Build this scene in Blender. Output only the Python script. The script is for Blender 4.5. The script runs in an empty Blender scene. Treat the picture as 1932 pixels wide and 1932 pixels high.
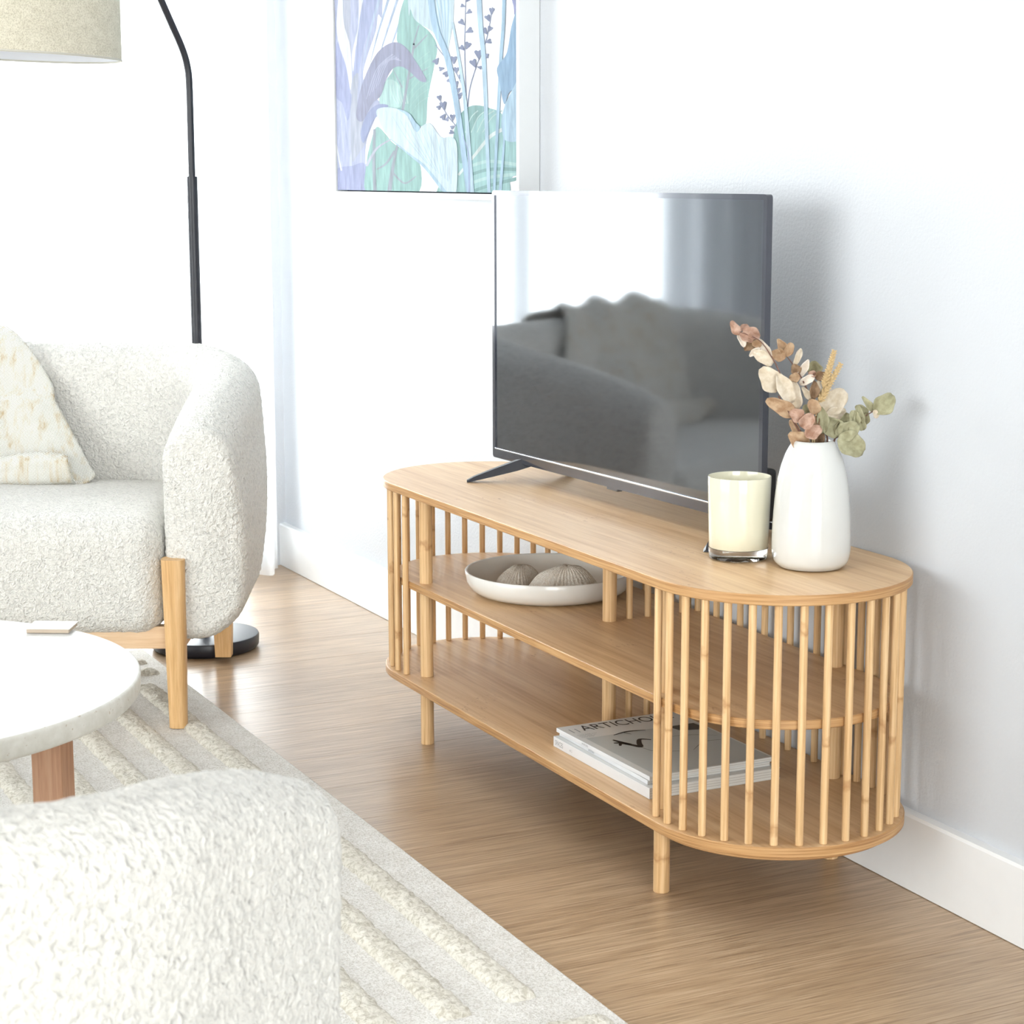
import bpy, bmesh, math, random
from mathutils import Vector, Matrix, noise
random.seed(7)
S = bpy.context.scene
C = S.collection
PI = math.pi

# ------------------------------------------------------------------ camera
CAM = Vector((-1.559, -2.3014, 1.0375))
YAW, PITCH, ROLL, FPX = 0.4589, -0.1709, -0.0018, 3697.5
fw = Vector((math.sin(YAW) * math.cos(PITCH), math.cos(YAW) * math.cos(PITCH), math.sin(PITCH)))
r0 = Vector((math.cos(YAW), -math.sin(YAW), 0))
u0 = r0.cross(fw)
rt = r0 * math.cos(ROLL) + u0 * math.sin(ROLL)
up = -r0 * math.sin(ROLL) + u0 * math.cos(ROLL)
cd = bpy.data.cameras.new('camera')
cam = bpy.data.objects.new('camera', cd)
C.objects.link(cam)
m = Matrix((rt, up, -fw)).transposed().to_4x4()
m.translation = CAM
cam.matrix_world = m
cd.sensor_width = 36
cd.lens = FPX / 1932 * 36
cd.clip_start = 0.05
cd.dof.use_dof = True
cd.dof.focus_distance = 3.3
cd.dof.aperture_fstop = 20
S.camera = cam

# ------------------------------------------------------------------ world, lights, exposure
S.view_settings.view_transform = 'Standard'
S.view_settings.look = 'None'
S.view_settings.gamma = 1
S.view_settings.use_curve_mapping = False
S.view_settings.exposure = 0.1
w = bpy.data.worlds.new('world')
S.world = w
w.use_nodes = True
bg = w.node_tree.nodes['Background']
bg.inputs[0].default_value = (0.98, 0.99, 1.0, 1)
bg.inputs[1].default_value = 5.0


def area(name, loc, rot, sx, sy, power, col=(1, 1, 1)):
    l = bpy.data.lights.new(name, 'AREA')
    l.shape = 'RECTANGLE'
    l.size, l.size_y, l.energy, l.color = sx, sy, power, col
    o = bpy.data.objects.new(name, l)
    C.objects.link(o)
    o.location = loc
    o.rotation_euler = rot
    return o


# daylight outside the far window, facing into the room
area('daylight_far_window', (-0.8, 2.95, 1.35), (-PI / 2, 0, 0), 1.9, 2.5, 175, (1.0, 1.0, 1.0))
# fill lights added outside unseen, assumed windows in the left and back walls
area('added_fill_left', (-5.75, -0.6, 1.35), (0, -PI / 2, 0), 2.4, 4.6, 85, (1.0, 0.99, 0.975))
area('added_fill_back', (-2.2, -5.75, 1.35), (PI / 2, 0, 0), 3.4, 2.4, 185, (1.0, 0.99, 0.975))
S.cycles.max_bounces = 6
S.cycles.diffuse_bounces = 3
S.cycles.glossy_bounces = 3
S.cycles.transmission_bounces = 6
S.cycles.transparent_max_bounces = 10
S.cycles.caustics_reflective = False
S.cycles.caustics_refractive = False


# ------------------------------------------------------------------ helpers
def pix(px, py, axis, val):
    """the point where the sight line of a photo pixel meets the plane axis = val"""
    d = fw + rt * ((px - 966) / FPX) - up * ((py - 966) / FPX)
    t = (val - CAM[axis]) / d[axis]
    return CAM + d * t


def link(o, parent=None):
    C.objects.link(o)
    if parent is not None:
        o.parent = parent
    return o


def mesh(name, verts, faces, mat, parent=None, smooth=True, loc=None, mats=None, fm=None):
    me = bpy.data.meshes.new(name)
    me.from_pydata([tuple(v) for v in verts], [], faces)
    for mm in (mats or [mat]):
        me.materials.append(mm)
    if fm:
        me.polygons.foreach_set('material_index', fm)
    if smooth:
        me.polygons.foreach_set('use_smooth', [True] * len(me.polygons))
    me.update()
    o = bpy.data.objects.new(name, me)
    if loc is not None:
        o.location = loc
    return link(o, parent)


def bmobj(name, bm, mat, parent=None, smooth=False, loc=None, ang=None):
    me = bpy.data.meshes.new(name)
    bmesh.ops.recalc_face_normals(bm, faces=bm.faces)
    bm.to_mesh(me)
    bm.free()
    me.materials.append(mat)
    if smooth:
        me.polygons.foreach_set('use_smooth', [True] * len(me.polygons))
        if ang:
            me.set_sharp_from_angle(angle=ang)
    o = bpy.data.objects.new(name, me)
    if loc is not None:
        o.location = loc
    return link(o, parent)


def empty(name, loc=(0, 0, 0), rz=0.0):
    o = bpy.data.objects.new(name, None)
    o.empty_display_size = 0.05
    o.location = loc
    o.rotation_euler = (0, 0, rz)
    return link(o)


def tag(o, label=None, cat=None, group=None, kind=None):
    if label: o['label'] = label
    if cat: o['category'] = cat
    if group: o['group'] = group
    if kind: o['kind'] = kind
    return o


def box(x0, x1, y0, y1, z0, z1, bev=0.0, seg=2):
    bm = bmesh.new()
    bmesh.ops.create_cube(bm, size=1)
    for v in bm.verts:
        v.co = Vector((x0 + (v.co.x + .5) * (x1 - x0), y0 + (v.co.y + .5) * (y1 - y0), z0 + (v.co.z + .5) * (z1 - z0)))
    if bev > 0:
        bmesh.ops.bevel(bm, geom=bm.edges[:], offset=bev, segments=seg, affect='EDGES', profile=0.5)
    return bm


def lathe(prof, n=64, closed=False):
    V, F = [], []
    k = len(prof)
    for i in range(n):
        a = 2 * PI * i / n
        for r, z in prof:
            V.append((r * math.cos(a), r * math.sin(a), z))
    for i in range(n):
        j = (i + 1) % n
        for q in range(k if closed else k - 1):
            q2 = (q + 1) % k
            F.append((i * k + q, j * k + q, j * k + q2, i * k + q2))
    return V, F


def tube(pts, rad, n=10, cap=True):
    pts = [Vector(p) for p in pts]
    if not hasattr(rad, '__len__'): rad = [rad] * len(pts)
    V, F = [], []
    prev = None
    for i, p in enumerate(pts):
        t = (pts[min(i + 1, len(pts) - 1)] - pts[max(i - 1, 0)]).normalized()
        if prev is None:
            a = t.orthogonal().normalized()
        else:
            a = (prev - t * prev.dot(t)).normalized()
        prev = a
        b = t.cross(a)
        for k in range(n):
            g = 2 * PI * k / n
            V.append(p + (a * math.cos(g) + b * math.sin(g)) * rad[i])
    for i in range(len(pts) - 1):
        for k in range(n):
            k2 = (k + 1) % n
            F.append((i * n + k, i * n + k2, (i + 1) * n + k2, (i + 1) * n + k))
    if cap:
        F.append(tuple(range(n - 1, -1, -1)))
        F.append(tuple((len(pts) - 1) * n + k for k in range(n)))
    return V, F


def catmull(P, sub=8, closed=False):
    P = [Vector(p) for p in P]
    n = len(P)
    out = []
    for i in range(n if closed else n - 1):
        if closed:
            a, b, c, d = P[i - 1], P[i], P[(i + 1) % n], P[(i + 2) % n]
        else:
            a, b, c, d = P[max(i - 1, 0)], P[i], P[i + 1], P[min(i + 2, n - 1)]
        for k in range(sub):
            t = k / sub
            out.append(0.5 * ((2 * b) + (c - a) * t + (2 * a - 5 * b + 4 * c - d) * t * t + (3 * b - a - 3 * c + d) * t ** 3))
    if not closed: out.append(P[-1])
    return out


def copy_of(o, parent, loc=None):
    c = o.copy()
    C.objects.link(c)
    c.parent = parent
    if loc is not None: c.location = loc
    return c


# ------------------------------------------------------------------ materials
def lin(c):
    return tuple((x / 12.92 if x <= .04045 else ((x + .055) / 1.055) ** 2.4) for x in c)


def srgb(r, g, b):
    return lin((r / 255, g / 255, b / 255)) + (1,)


class NT:
    def __init__(s, name):
        s.mat = bpy.data.materials.new(name)
        s.mat.use_nodes = True
        s.t = s.mat.node_tree
        s.b = s.t.nodes['Principled BSDF']
        s.out = s.t.nodes['Material Output']

    def n(s, typ, **kw):
        nd = s.t.nodes.new(typ)
        for k, v in kw.items():
            if k.startswith('_'):
                setattr(nd, k[1:], v)
            else:
                nd.inputs[k.replace('__', ' ')].default_value = v
        return nd

    def l(s, a, b):
        s.t.links.new(a, b)

    def coords(s, scale=(1, 1, 1), kind='Object', rot=(0, 0, 0)):
        tc = s.n('ShaderNodeTexCoord')
        mp = s.n('ShaderNodeMapping')
        mp.inputs['Scale'].default_value = scale
        mp.inputs['Rotation'].default_value = rot
        s.l(tc.outputs[kind], mp.inputs['Vector'])
        return mp.outputs[0]

    def noise(s, vec, scale, detail=3, rough=.5, dist=0):
        nd = s.n('ShaderNodeTexNoise', Scale=scale, Detail=detail, Roughness=rough, Distortion=dist)
        s.l(vec, nd.inputs['Vector'])
        return nd.outputs['Fac']

    def ramp(s, fac, stops):
        nd = s.n('ShaderNodeValToRGB')
        e = nd.color_ramp.elements
        while len(e) < len(stops): e.new(0.5)
        for q, (p, c) in zip(e, stops):
            q.position, q.color = p, c
        s.l(fac, nd.inputs['Fac'])
        return nd.outputs['Color']

    def mix(s, fac, a, b, mode='MIX'):
        nd = s.n('ShaderNodeMix')
        nd.data_type = 'RGBA'
        nd.blend_type = mode
        for v, i in ((fac, 0), (a, 6), (b, 7)):
            if hasattr(v, 'is_output'):
                s.l(v, nd.inputs[i])
            else:
                nd.inputs[i].default_value = v
        return nd.outputs[2]

    def bump(s, h, strength=.3, dist=.002, prev=None):
        nd = s.n('ShaderNodeBump', Strength=strength, Distance=dist)
        s.l(h, nd.inputs['Height'])
        if prev is not None: s.l(prev, nd.inputs['Normal'])
        return nd.outputs[0]

    def set(s, **kw):
        for k, v in kw.items():
            k = k.replace('__', ' ')
            if hasattr(v, 'is_output'):
                s.l(v, s.b.inputs[k])
            else:
                s.b.inputs[k].default_value = v
        return s.mat


def plain(name, col, rough=.5, metal=0.0, **kw):
    t = NT(name)
    nz = t.noise(t.coords(), 40, 2)
    c = t.ramp(nz, [(0.3, tuple(x * .985 for x in col[:3]) + (1,)), (0.7, col)])
    return t.set(Base__Color=c, Roughness=rough, Metallic=metal, **kw)


def mat_wall(name, col):
    t = NT(name)
    v = t.coords()
    h = t.noise(v, 190, 2, .5)
    h2 = t.noise(v, 3, 2)
    c = t.ramp(h2, [(0.3, tuple(x * .985 for x in col[:3]) + (1,)), (0.7, col)])
    return t.set(Base__Color=c, Roughness=.55, Normal=t.bump(h, .28, .0025), Specular__IOR__Level=.35)


def mat_bamboo(name, grain, dark=1.0, rough=.38):
    """grain = mapping scale (large across the fibre, small along it)"""
    t = NT(name)
    v = t.coords(grain)
    a = t.noise(v, 1.0, 4, .6, .2)
    base = t.ramp(a, [(0.28, srgb(190, 146, 98)), (0.5, srgb(218, 180, 134)), (0.72, srgb(236, 204, 164))])
    v2 = t.coords(tuple(g * .22 for g in grain))
    b = t.noise(v2, 1.0, 2, .5)
    base = t.mix(.45, base, t.ramp(b, [(0.35, srgb(204, 162, 116)), (0.65, srgb(234, 202, 160))]))
    v3 = t.coords((grain[0] * .9, grain[1] * 9, grain[2] * .9))
    f1 = t.noise(v3, 1.0, 2, .7)
    v4 = t.coords((9, 9, 9))
    f2 = t.noise(v4, 1.0, 1)
    m1 = t.ramp(f1, [(0.60, (0, 0, 0, 1)), (0.70, (1, 1, 1, 1))])
    m2 = t.ramp(f2, [(0.58, (0, 0, 0, 1)), (0.66, (1, 1, 1, 1))])
    mm = t.mix(1.0, m1, m2, 'MULTIPLY')
    sc = t.n('ShaderNodeMath', _operation='MULTIPLY')
    t.l(mm, sc.inputs[0]); sc.inputs[1].default_value = .75
    base = t.mix(sc.outputs[0], base, srgb(176, 128, 88))
    return t.set(Base__Color=base, Roughness=rough, Normal=t.bump(a, .05, .001), Specular__IOR__Level=.45)


def mat_edge(name):
    t = NT(name)
    tc = t.n('ShaderNodeTexCoord')
    mp = t.n('ShaderNodeMapping')
    mp.inputs['Scale'].default_value = (9, 9, 420)
    t.l(tc.outputs['Object'], mp.inputs['Vector'])
    a = t.noise(mp.outputs[0], 1.0, 3, .6)
    base = t.ramp(a, [(0.3, srgb(160, 114, 68)), (0.5, srgb(190, 145, 95)), (0.7, srgb(208, 166, 116))])
    return t.set(Base__Color=base, Roughness=.45, Normal=t.bump(a, .1, .0006))


def mat_dowel(name):
    t = NT(name)
    v = t.coords((260, 260, 7))
    oi = t.n('ShaderNodeObjectInfo')
    ad = t.n('ShaderNodeVectorMath', _operation='ADD')
    cm = t.n('ShaderNodeCombineXYZ')
    mu = t.n('ShaderNodeMath', _operation='MULTIPLY')
    t.l(oi.outputs['Random'], mu.inputs[0]); mu.inputs[1].default_value = 40
    for i in range(3): t.l(mu.outputs[0], cm.inputs[i])
    t.l(v, ad.inputs[0]); t.l(cm.outputs[0], ad.inputs[1])
    a = t.noise(ad.outputs[0], 1.0, 3, .6)
    base = t.ramp(a, [(0.25, srgb(192, 148, 98)), (0.5, srgb(222, 184, 136)), (0.75, srgb(238, 206, 162))])
    # bamboo nodes: darker rings here and there along the stick
    tc = t.n('ShaderNodeTexCoord')
    sp = t.n('ShaderNodeSeparateXYZ')
    t.l(tc.outputs['Object'], sp.inputs[0])
    nz = t.noise(t.coords((60, 60, 60)), 1.0, 2)
    m0 = t.n('ShaderNodeMath', _operation='MULTIPLY_ADD')
    t.l(sp.outputs['Z'], m0.inputs[0]); m0.inputs[1].default_value = 3.1; t.l(mu.outputs[0], m0.inputs[2])
    m1 = t.n('ShaderNodeMath', _operation='MULTIPLY_ADD')
    t.l(nz, m1.inputs[0]); m1.inputs[1].default_value = .12; t.l(m0.outputs[0], m1.inputs[2])
    fr = t.n('ShaderNodeMath', _operation='FRACT')
    t.l(m1.outputs[0], fr.inputs[0])
    ring = t.ramp(fr.outputs[0], [(0.0, (0, 0, 0, 1)), (0.47, (0, 0, 0, 1)), (0.5, (.6, .6, .6, 1)), (0.53, (0, 0, 0, 1))])
    base = t.mix(ring, base, srgb(168, 118, 72))
    return t.set(Base__Color=base, Roughness=.5, Normal=t.bump(a, .08, .0005), Specular__IOR__Level=.35)


def mat_floor(name):
    t = NT(name)
    oi = t.n('ShaderNodeObjectInfo')
    cm = t.n('ShaderNodeCombineXYZ')
    mu = t.n('ShaderNodeMath', _operation='MULTIPLY')
    t.l(oi.outputs['Random'], mu.inputs[0]); mu.inputs[1].default_value = 60
    for i in range(3): t.l(mu.outputs[0], cm.inputs[i])

    def vec(sc):
        ad = t.n('ShaderNodeVectorMath', _operation='ADD')
        t.l(t.coords(sc), ad.inputs[0]); t.l(cm.outputs[0], ad.inputs[1])
        return ad.outputs[0]
    a = t.noise(vec((2.2, 55, 55)), 1.0, 5, .62, .5)
    b = t.noise(vec((9, 330, 330)), 1.0, 3, .7)
    d = t.noise(vec((1.6, 9, 9)), 1.0, 3, .5)
    base = t.ramp(a, [(0.25, srgb(142, 114, 86)), (0.5, srgb(180, 151, 119)), (0.75, srgb(208, 182, 150))])
    base = t.mix(.35, base, t.ramp(d, [(0.3, srgb(152, 124, 96)), (0.7, srgb(206, 180, 150))]))
    base = t.mix(.42, base, t.ramp(b, [(0.36, srgb(100, 76, 54)), (0.5, srgb(180, 151, 119)), (0.66, srgb(218, 194, 165))]))
    hv = t.n('ShaderNodeHueSaturation', Saturation=1.0)
    mr = t.n('ShaderNodeMapRange')
    mr.inputs['To Min'].default_value = .92; mr.inputs['To Max'].default_value = 1.06
    t.l(oi.outputs['Random'], mr.inputs['Value'])
    t.l(mr.outputs[0], hv.inputs['Value']); t.l(base, hv.inputs['Color'])
    return t.set(Base__Color=hv.outputs[0], Roughness=.29, Normal=t.bump(b, .14, .0010), Specular__IOR__Level=.6)


def mat_boucle(name, col, scale=170, strength=.9):
    t = NT(name)
    v = t.coords()
    n1 = t.noise(v, scale, 1, .5, .9)
    n2 = t.noise(v, scale * 2.2, 1, .5, .6)
    nw = t.n('ShaderNodeMath', _operation='MULTIPLY_ADD')
    t.l(n2, nw.inputs[0]); nw.inputs[1].default_value = .4; t.l(n1, nw.inputs[2])
    c = t.ramp(n1, [(0.32, tuple(x * .84 for x in col[:3]) + (1,)), (0.55, col)])  # crevices between the loops darkened in the colour, as painted-in shading
    return t.set(Base__Color=c, Roughness=.95, Normal=t.bump(nw.outputs[0], strength, .006),
                 Specular__IOR__Level=.1, Sheen__Weight=.25, Sheen__Roughness=.6)


def mat_weave(name):
    t = NT(name)
    tc = t.n('ShaderNodeTexCoord')
    mp = t.n('ShaderNodeMapping')
    mp.inputs['Rotation'].default_value = (0, .35, 0)
    t.l(tc.outputs['Object'], mp.inputs['Vector'])
    w1 = t.n('ShaderNodeTexWave', Scale=110.0, Distortion=.6)
    w1.bands_direction = 'X'
    w2 = t.n('ShaderNodeTexWave', Scale=110.0, Distortion=.6)
    w2.bands_direction = 'Z'
    t.l(mp.outputs[0], w1.inputs['Vector']); t.l(mp.outputs[0], w2.inputs['Vector'])
    ad = t.n('ShaderNodeMath', _operation='ADD')
    t.l(w1.outputs['Fac'], ad.inputs[0]); t.l(w2.outputs['Fac'], ad.inputs[1])
    st = t.noise(t.coords((60, 60, 5), rot=(0, .25, 0)), 1.0, 4, .65)
    c = t.ramp(st, [(0.48, srgb(236, 234, 228)), (0.6, srgb(230, 222, 207)), (0.72, srgb(208, 184, 146))])
    g = t.ramp(ad.outputs[0], [(0.25, (.5, .47, .40, 1)), (0.9, (1, 1, 1, 1))])
    c = t.mix(1.0, c, g, 'MULTIPLY')
    return t.set(Base__Color=c, Roughness=.95, Normal=t.bump(ad.outputs[0], .5, .0015), Specular__IOR__Level=.1)


def mat_rug(name, scale, strength, a, b):
    t = NT(name)
    v = t.coords()
    n1 = t.noise(v, scale, 2, .6, .6)
    n2 = t.noise(v, scale * .12, 3, .6)
    c = t.ramp(n1, [(0.36, a), (0.56, b)])
    c = t.mix(.25, c, t.ramp(n2, [(0.35, a), (0.65, b)]))
    return t.set(Base__Color=c, Roughness=1.0, Normal=t.bump(n1, strength, .004), Specular__IOR__Level=.05)


def mat_wood(name, grain, c0, c1, c2, rough=.45):
    t = NT(name)
    a = t.noise(t.coords(grain), 1.0, 4, .6, .4)
    b = t.noise(t.coords(tuple(g * 3 for g in grain)), 1.0, 2, .6)
    c = t.ramp(a, [(0.25, c0), (0.5, c1), (0.75, c2)])
    c = t.mix(.25, c, t.ramp(b, [(0.35, c0), (0.6, c2)]))
    return t.set(Base__Color=c, Roughness=rough, Normal=t.bump(a, .06, .0008))


def mat_sheer(name):
    t = NT(name)
    tr = t.n('ShaderNodeBsdfTransparent', Color=(1, 1, 1, 1))
    tl = t.n('ShaderNodeBsdfTranslucent', Color=(.93, .95, .97, 1))
    df = t.n('ShaderNodeBsdfDiffuse', Color=(.93, .95, .97, 1))
    m1 = t.n('ShaderNodeMixShader', Fac=.35)
    t.l(tl.outputs[0], m1.inputs[1]); t.l(df.outputs[0], m1.inputs[2])
    m2 = t.n('ShaderNodeMixShader')
    m2.inputs[0].default_value = .58
    t.l(tr.outputs[0], m2.inputs[1]); t.l(m1.outputs[0], m2.inputs[2])
    t.l(m2.outputs[0], t.out.inputs['Surface'])
    return t.mat


def mat_pane(name):
    t = NT(name)
    tr = t.n('ShaderNodeBsdfTransparent', Color=(.97, .99, .99, 1))
    gl = t.n('ShaderNodeBsdfGlossy', Roughness=.02)
    fr = t.n('ShaderNodeFresnel', IOR=1.45)
    m1 = t.n('ShaderNodeMixShader')
    t.l(fr.outputs[0], m1.inputs[0]); t.l(tr.outputs[0], m1.inputs[1]); t.l(gl.outputs[0], m1.inputs[2])
    t.l(m1.outputs[0], t.out.inputs['Surface'])
    return t.mat


def mat_leaf(name, c, c2):
    t = NT(name)
    oi = t.n('ShaderNodeObjectInfo')
    nz = t.noise(t.coords((1, 1, 1)), 90, 3, .6)
    base = t.ramp(nz, [(0.35, c2), (0.65, c)])
    return t.set(Base__Color=base, Roughness=.7, Normal=t.bump(nz, .2, .0008), Specular__IOR__Level=.25)


M = {}
M['wall'] = mat_wall('wall_paint', srgb(208, 211, 216))
M['ceiling'] = mat_wall('ceiling_paint', srgb(249, 249, 249))
M['trim'] = plain('white_gloss_paint', srgb(243, 244, 245), .3)
M['bam'] = mat_bamboo('bamboo_board', (150, 5, 150))
M['edge'] = mat_edge('bamboo_edge')
M['dowel'] = mat_dowel('bamboo_dowel')
M['floor'] = mat_floor('oak_plank')
M['sub'] = plain('floor_joint', srgb(80, 60, 45), .8)
M['boucle'] = mat_boucle('boucle_fabric', srgb(233, 230, 223), 140, .9)
M['weave'] = mat_weave('woven_throw')
M['rug'] = mat_rug('rug_loop', 330, .8, srgb(206, 200, 190), srgb(243, 240, 235))
M['pile'] = mat_rug('rug_pile', 130, .9, srgb(190, 183, 168), srgb(230, 225, 214))
M['ash'] = mat_wood('ash_wood', (130, 130, 6), srgb(196, 148, 92), srgb(222, 178, 122), srgb(234, 196, 146))
M['rail'] = mat_wood('ash_rail', (5, 120, 120), srgb(206, 166, 124), srgb(228, 194, 156), srgb(238, 210, 176))
M['tleg'] = mat_wood('table_leg_wood', (110, 110, 5), srgb(160, 112, 84), srgb(190, 144, 112), srgb(206, 166, 136))
M['black'] = plain('black_powder_coat', srgb(32, 33, 41), .38)
M['sheer'] = mat_sheer('sheer_curtain')
M['pane'] = mat_pane('window_glass')
M['white_cer'] = plain('white_glaze', srgb(214, 214, 211), .12, Coat__Weight=.4)
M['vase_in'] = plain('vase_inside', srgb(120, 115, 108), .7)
M['bowl'] = plain('bowl_glaze', srgb(230, 228, 223), .22, Coat__Weight=.3)
M['bowl_in'] = plain('bowl_inside', srgb(226, 220, 210), .35)
M['cream'] = plain('cream_glass', srgb(226, 222, 200), .12, Coat__Weight=.5)
M['wax'] = plain('candle_wax', srgb(246, 243, 222), .5, Subsurface__Weight=.1)
g = NT('clear_glass')
M['glass'] = g.set(Base__Color=(1, 1, 1, 1), Roughness=.01, Transmission__Weight=1.0, IOR=1.48)
M['bezel'] = plain('tv_bezel', srgb(66, 68, 78), .13, .55, Coat__Weight=1.0)
M['tvback'] = plain('tv_back', srgb(18, 18, 20), .4)
g = NT('tv_screen')
nz = g.noise(g.coords(), 1500, 1)
M['screen'] = g.set(Base__Color=(.010, .010, .0115, 1), Roughness=.035, Coat__Weight=.6, Coat__IOR=1.5, IOR=2.3, Specular__Tint=(.86, .92, 1.0, 1),
                    Normal=g.bump(nz, .02, .0003))
M['chrome'] = plain('silver_trim', srgb(205, 208, 215), .15, 1.0)
M['frame'] = plain('white_picture_frame', srgb(222, 224, 225), .45)
M['gap'] = plain('frame_gap_shadow', srgb(40, 46, 62), .7)  # dark colour stands for the shadow in the gap round the canvas
M['shade_out'] = mat_rug('linen_shade', 420, .5, srgb(186, 178, 158), srgb(222, 216, 198))
M['shade_in'] = plain('shade_lining', srgb(222, 223, 226), .8)
g = NT('terrazzo_top')
v = g.coords()
n1 = g.noise(v, 55, 3, .6)
n2 = g.noise(v, 160, 2)
c1 = g.ramp(n1, [(0.3, srgb(216, 213, 202)), (0.7, srgb(232, 230, 222))])
spk = g.ramp(n2, [(0.68, (0, 0, 0, 1)), (0.72, (1, 1, 1, 1))])
M['stone'] = g.set(Base__Color=g.mix(spk, c1, srgb(188, 172, 150)), Roughness=.5)
M['stone_top'] = plain('stone_table_top', srgb(244, 243, 241), .3)
M['coral'] = mat_rug('coral', 300, .5, srgb(222, 210, 194), srgb(246, 240, 230))
M['paper'] = plain('page_edges', srgb(232, 230, 224), .8)
M['page_gap'] = plain('page_gap', srgb(200, 196, 188), .8)
M['cover'] = plain('magazine_cover', srgb(226, 226, 223), .3)
M['spine'] = plain('white_spine', srgb(228, 228, 230), .35)
M['ink'] = plain('black_ink', srgb(30, 30, 32), .5)
M['ink_grey'] = plain('grey_ink', srgb(150, 152, 156), .5)
M['photo'] = plain('cover_photo', srgb(196, 200, 198), .3)
M['stem'] = plain('dried_stem', srgb(112, 78, 66), .7)
M['wheat'] = plain('dried_wheat', srgb(202, 176, 132), .8)

# ------------------------------------------------------------------ the room
WX = 0.1945          # plane of the wall behind the media unit
YF = 2.62            # far wall (window)
XL, YB, ZC = -5.5, -5.5, 2.6


def struct(o):
    o['kind'] = 'structure'
    return o


fl = struct(bmobj('floor', box(XL, WX, YB, YF, -.05, -.0095), M['sub']))
pm = {}
row = 0
y = .385 - .1735 * 34
while y < YF:
    y0, y1 = max(y, YB), min(y + .1735, YF)
    if y1 - y0 > .02:
        x = WX - .012
        first = -.62 - .45 * ((row * 7) % 5) / 5
        cuts = [x, first, first - 1.45, XL]
        for a, b in zip(cuts[:-1], cuts[1:]):
            bm = box(b + .0003, a - .0003, y0 + .0004, y1 - .0004, -.0095, 0, 0)
            o = bmobj('plank', bm, M['floor'], fl)
    y += .1735
    row += 1
struct(bmobj('ceiling', box(XL, WX, YB, YF, ZC, ZC + .05), M['ceiling']))
struct(bmobj('wall_right', box(WX, WX + .1, YB, YF + .1, -.05, ZC), M['wall']))


def wall_with_hole(name, axis, p0, p1, a0, a1, h0, h1, z0, z1):
    """a wall slab p0..p1 thick along axis, spanning a0..a1, with an opening h0..h1 x z0..z1"""
    bm = bmesh.new()
    for (s0, s1, t0, t1) in ((a0, h0, -.05, ZC), (h1, a1, -.05, ZC), (h0, h1, -.05, z0), (h0, h1, z1, ZC)):
        b2 = box(s0, s1, p0, p1, t0, t1) if axis == 1 else box(p0, p1, s0, s1, t0, t1)
        me = bpy.data.meshes.new('tmp')
        b2.to_mesh(me); b2.free()
        bm.from_mesh(me)
        bpy.data.meshes.remove(me)
    return struct(bmobj(name, bm, M['wall']))


wall_with_hole('wall_far', 1, YF, YF + .1, XL - .1, WX, -1.6, .15, .03, 2.4)
wall_with_hole('wall_back', 1, YB - .1, YB, XL, WX, -3.8, -.6, .1, 2.4)
wall_with_hole('wall_left', 0, XL - .1, XL, YB, YF, -2.8, 1.6, .1, 2.4)


def window(name, axis, p, a0, a1, z0, z1, splits):
    root = struct(empty(name, ((a0 + a1) / 2, p, z0) if axis == 1 else (p, (a0 + a1) / 2, z0)))
    base = root.location

    def bx(n, s0, s1, t0, t1, q0, q1, mat):
        b2 = box(s0 - base.x, s1 - base.x, q0 - base.y, q1 - base.y, t0 - base.z, t1 - base.z) if axis == 1 else \
            box(q0 - base.x, q1 - base.x, s0 - base.y, s1 - base.y, t0 - base.z, t1 - base.z)
        return bmobj(n, b2, mat, root)
    w = .045
    bx('window_frame', a0, a1, z0, z0 + w, p - .02, p + .03, M['trim'])
    bx('window_frame', a0, a1, z1 - w, z1, p - .02, p + .03, M['trim'])
    bx('window_frame', a0, a0 + w, z0 + w, z1 - w, p - .02, p + .03, M['trim'])
    bx('window_frame', a1 - w, a1, z0 + w, z1 - w, p - .02, p + .03, M['trim'])
    xs = [a0 + w] + splits + [a1 - w]
    for s in splits:
        bx('mullion', s - w / 2, s + w / 2, z0 + w, z1 - w, p - .02, p + .03, M['trim'])
    for a, b in zip(xs[:-1], xs[1:]):
        bx('window_pane', a + (w / 2 if a in splits else 0), b - (w / 2 if b in splits else 0), z0 + w, z1 - w, p + .002, p + .006, M['pane'])
    return root


window('window_1', 1, YF + .05, -1.6, .15, .03, 2.4, [-1.06, -.52])
window('assumed_back_window', 1, YB - .05, -3.8, -.6, .1, 2.4, [-2.73, -1.67])  # unseen window behind the camera, assumed as opening for the added fill light
window('assumed_left_window', 0, XL - .05, -2.8, 1.6, .1, 2.4, [-1.33, .13])  # unseen left window, likewise assumed to let the added fill in


def baseboard(name, y0, y1):
    x0, x1, h = WX - .019, WX, .1146
    V = []
    for yy in (y0, y1):
        V += [(x1, yy, .001), (x0, yy, .001), (x0, yy, h - .004), (x0 + .003, yy, h), (x1 - .002, yy, h), (x1, yy, h)]
    F = [(i, (i + 1) % 6, 6 + (i + 1) % 6, 6 + i) for i in range(6)] + [tuple(range(6)), tuple(range(11, 5, -1))]
    return struct(mesh(name, V, F, M['trim'], smooth=False))


baseboard('baseboard_right', YB, YF)
bb = struct(bmobj('baseboard_far', box(XL, -1.6, YF - .019, YF, .001, .1146, .002), M['trim']))


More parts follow.
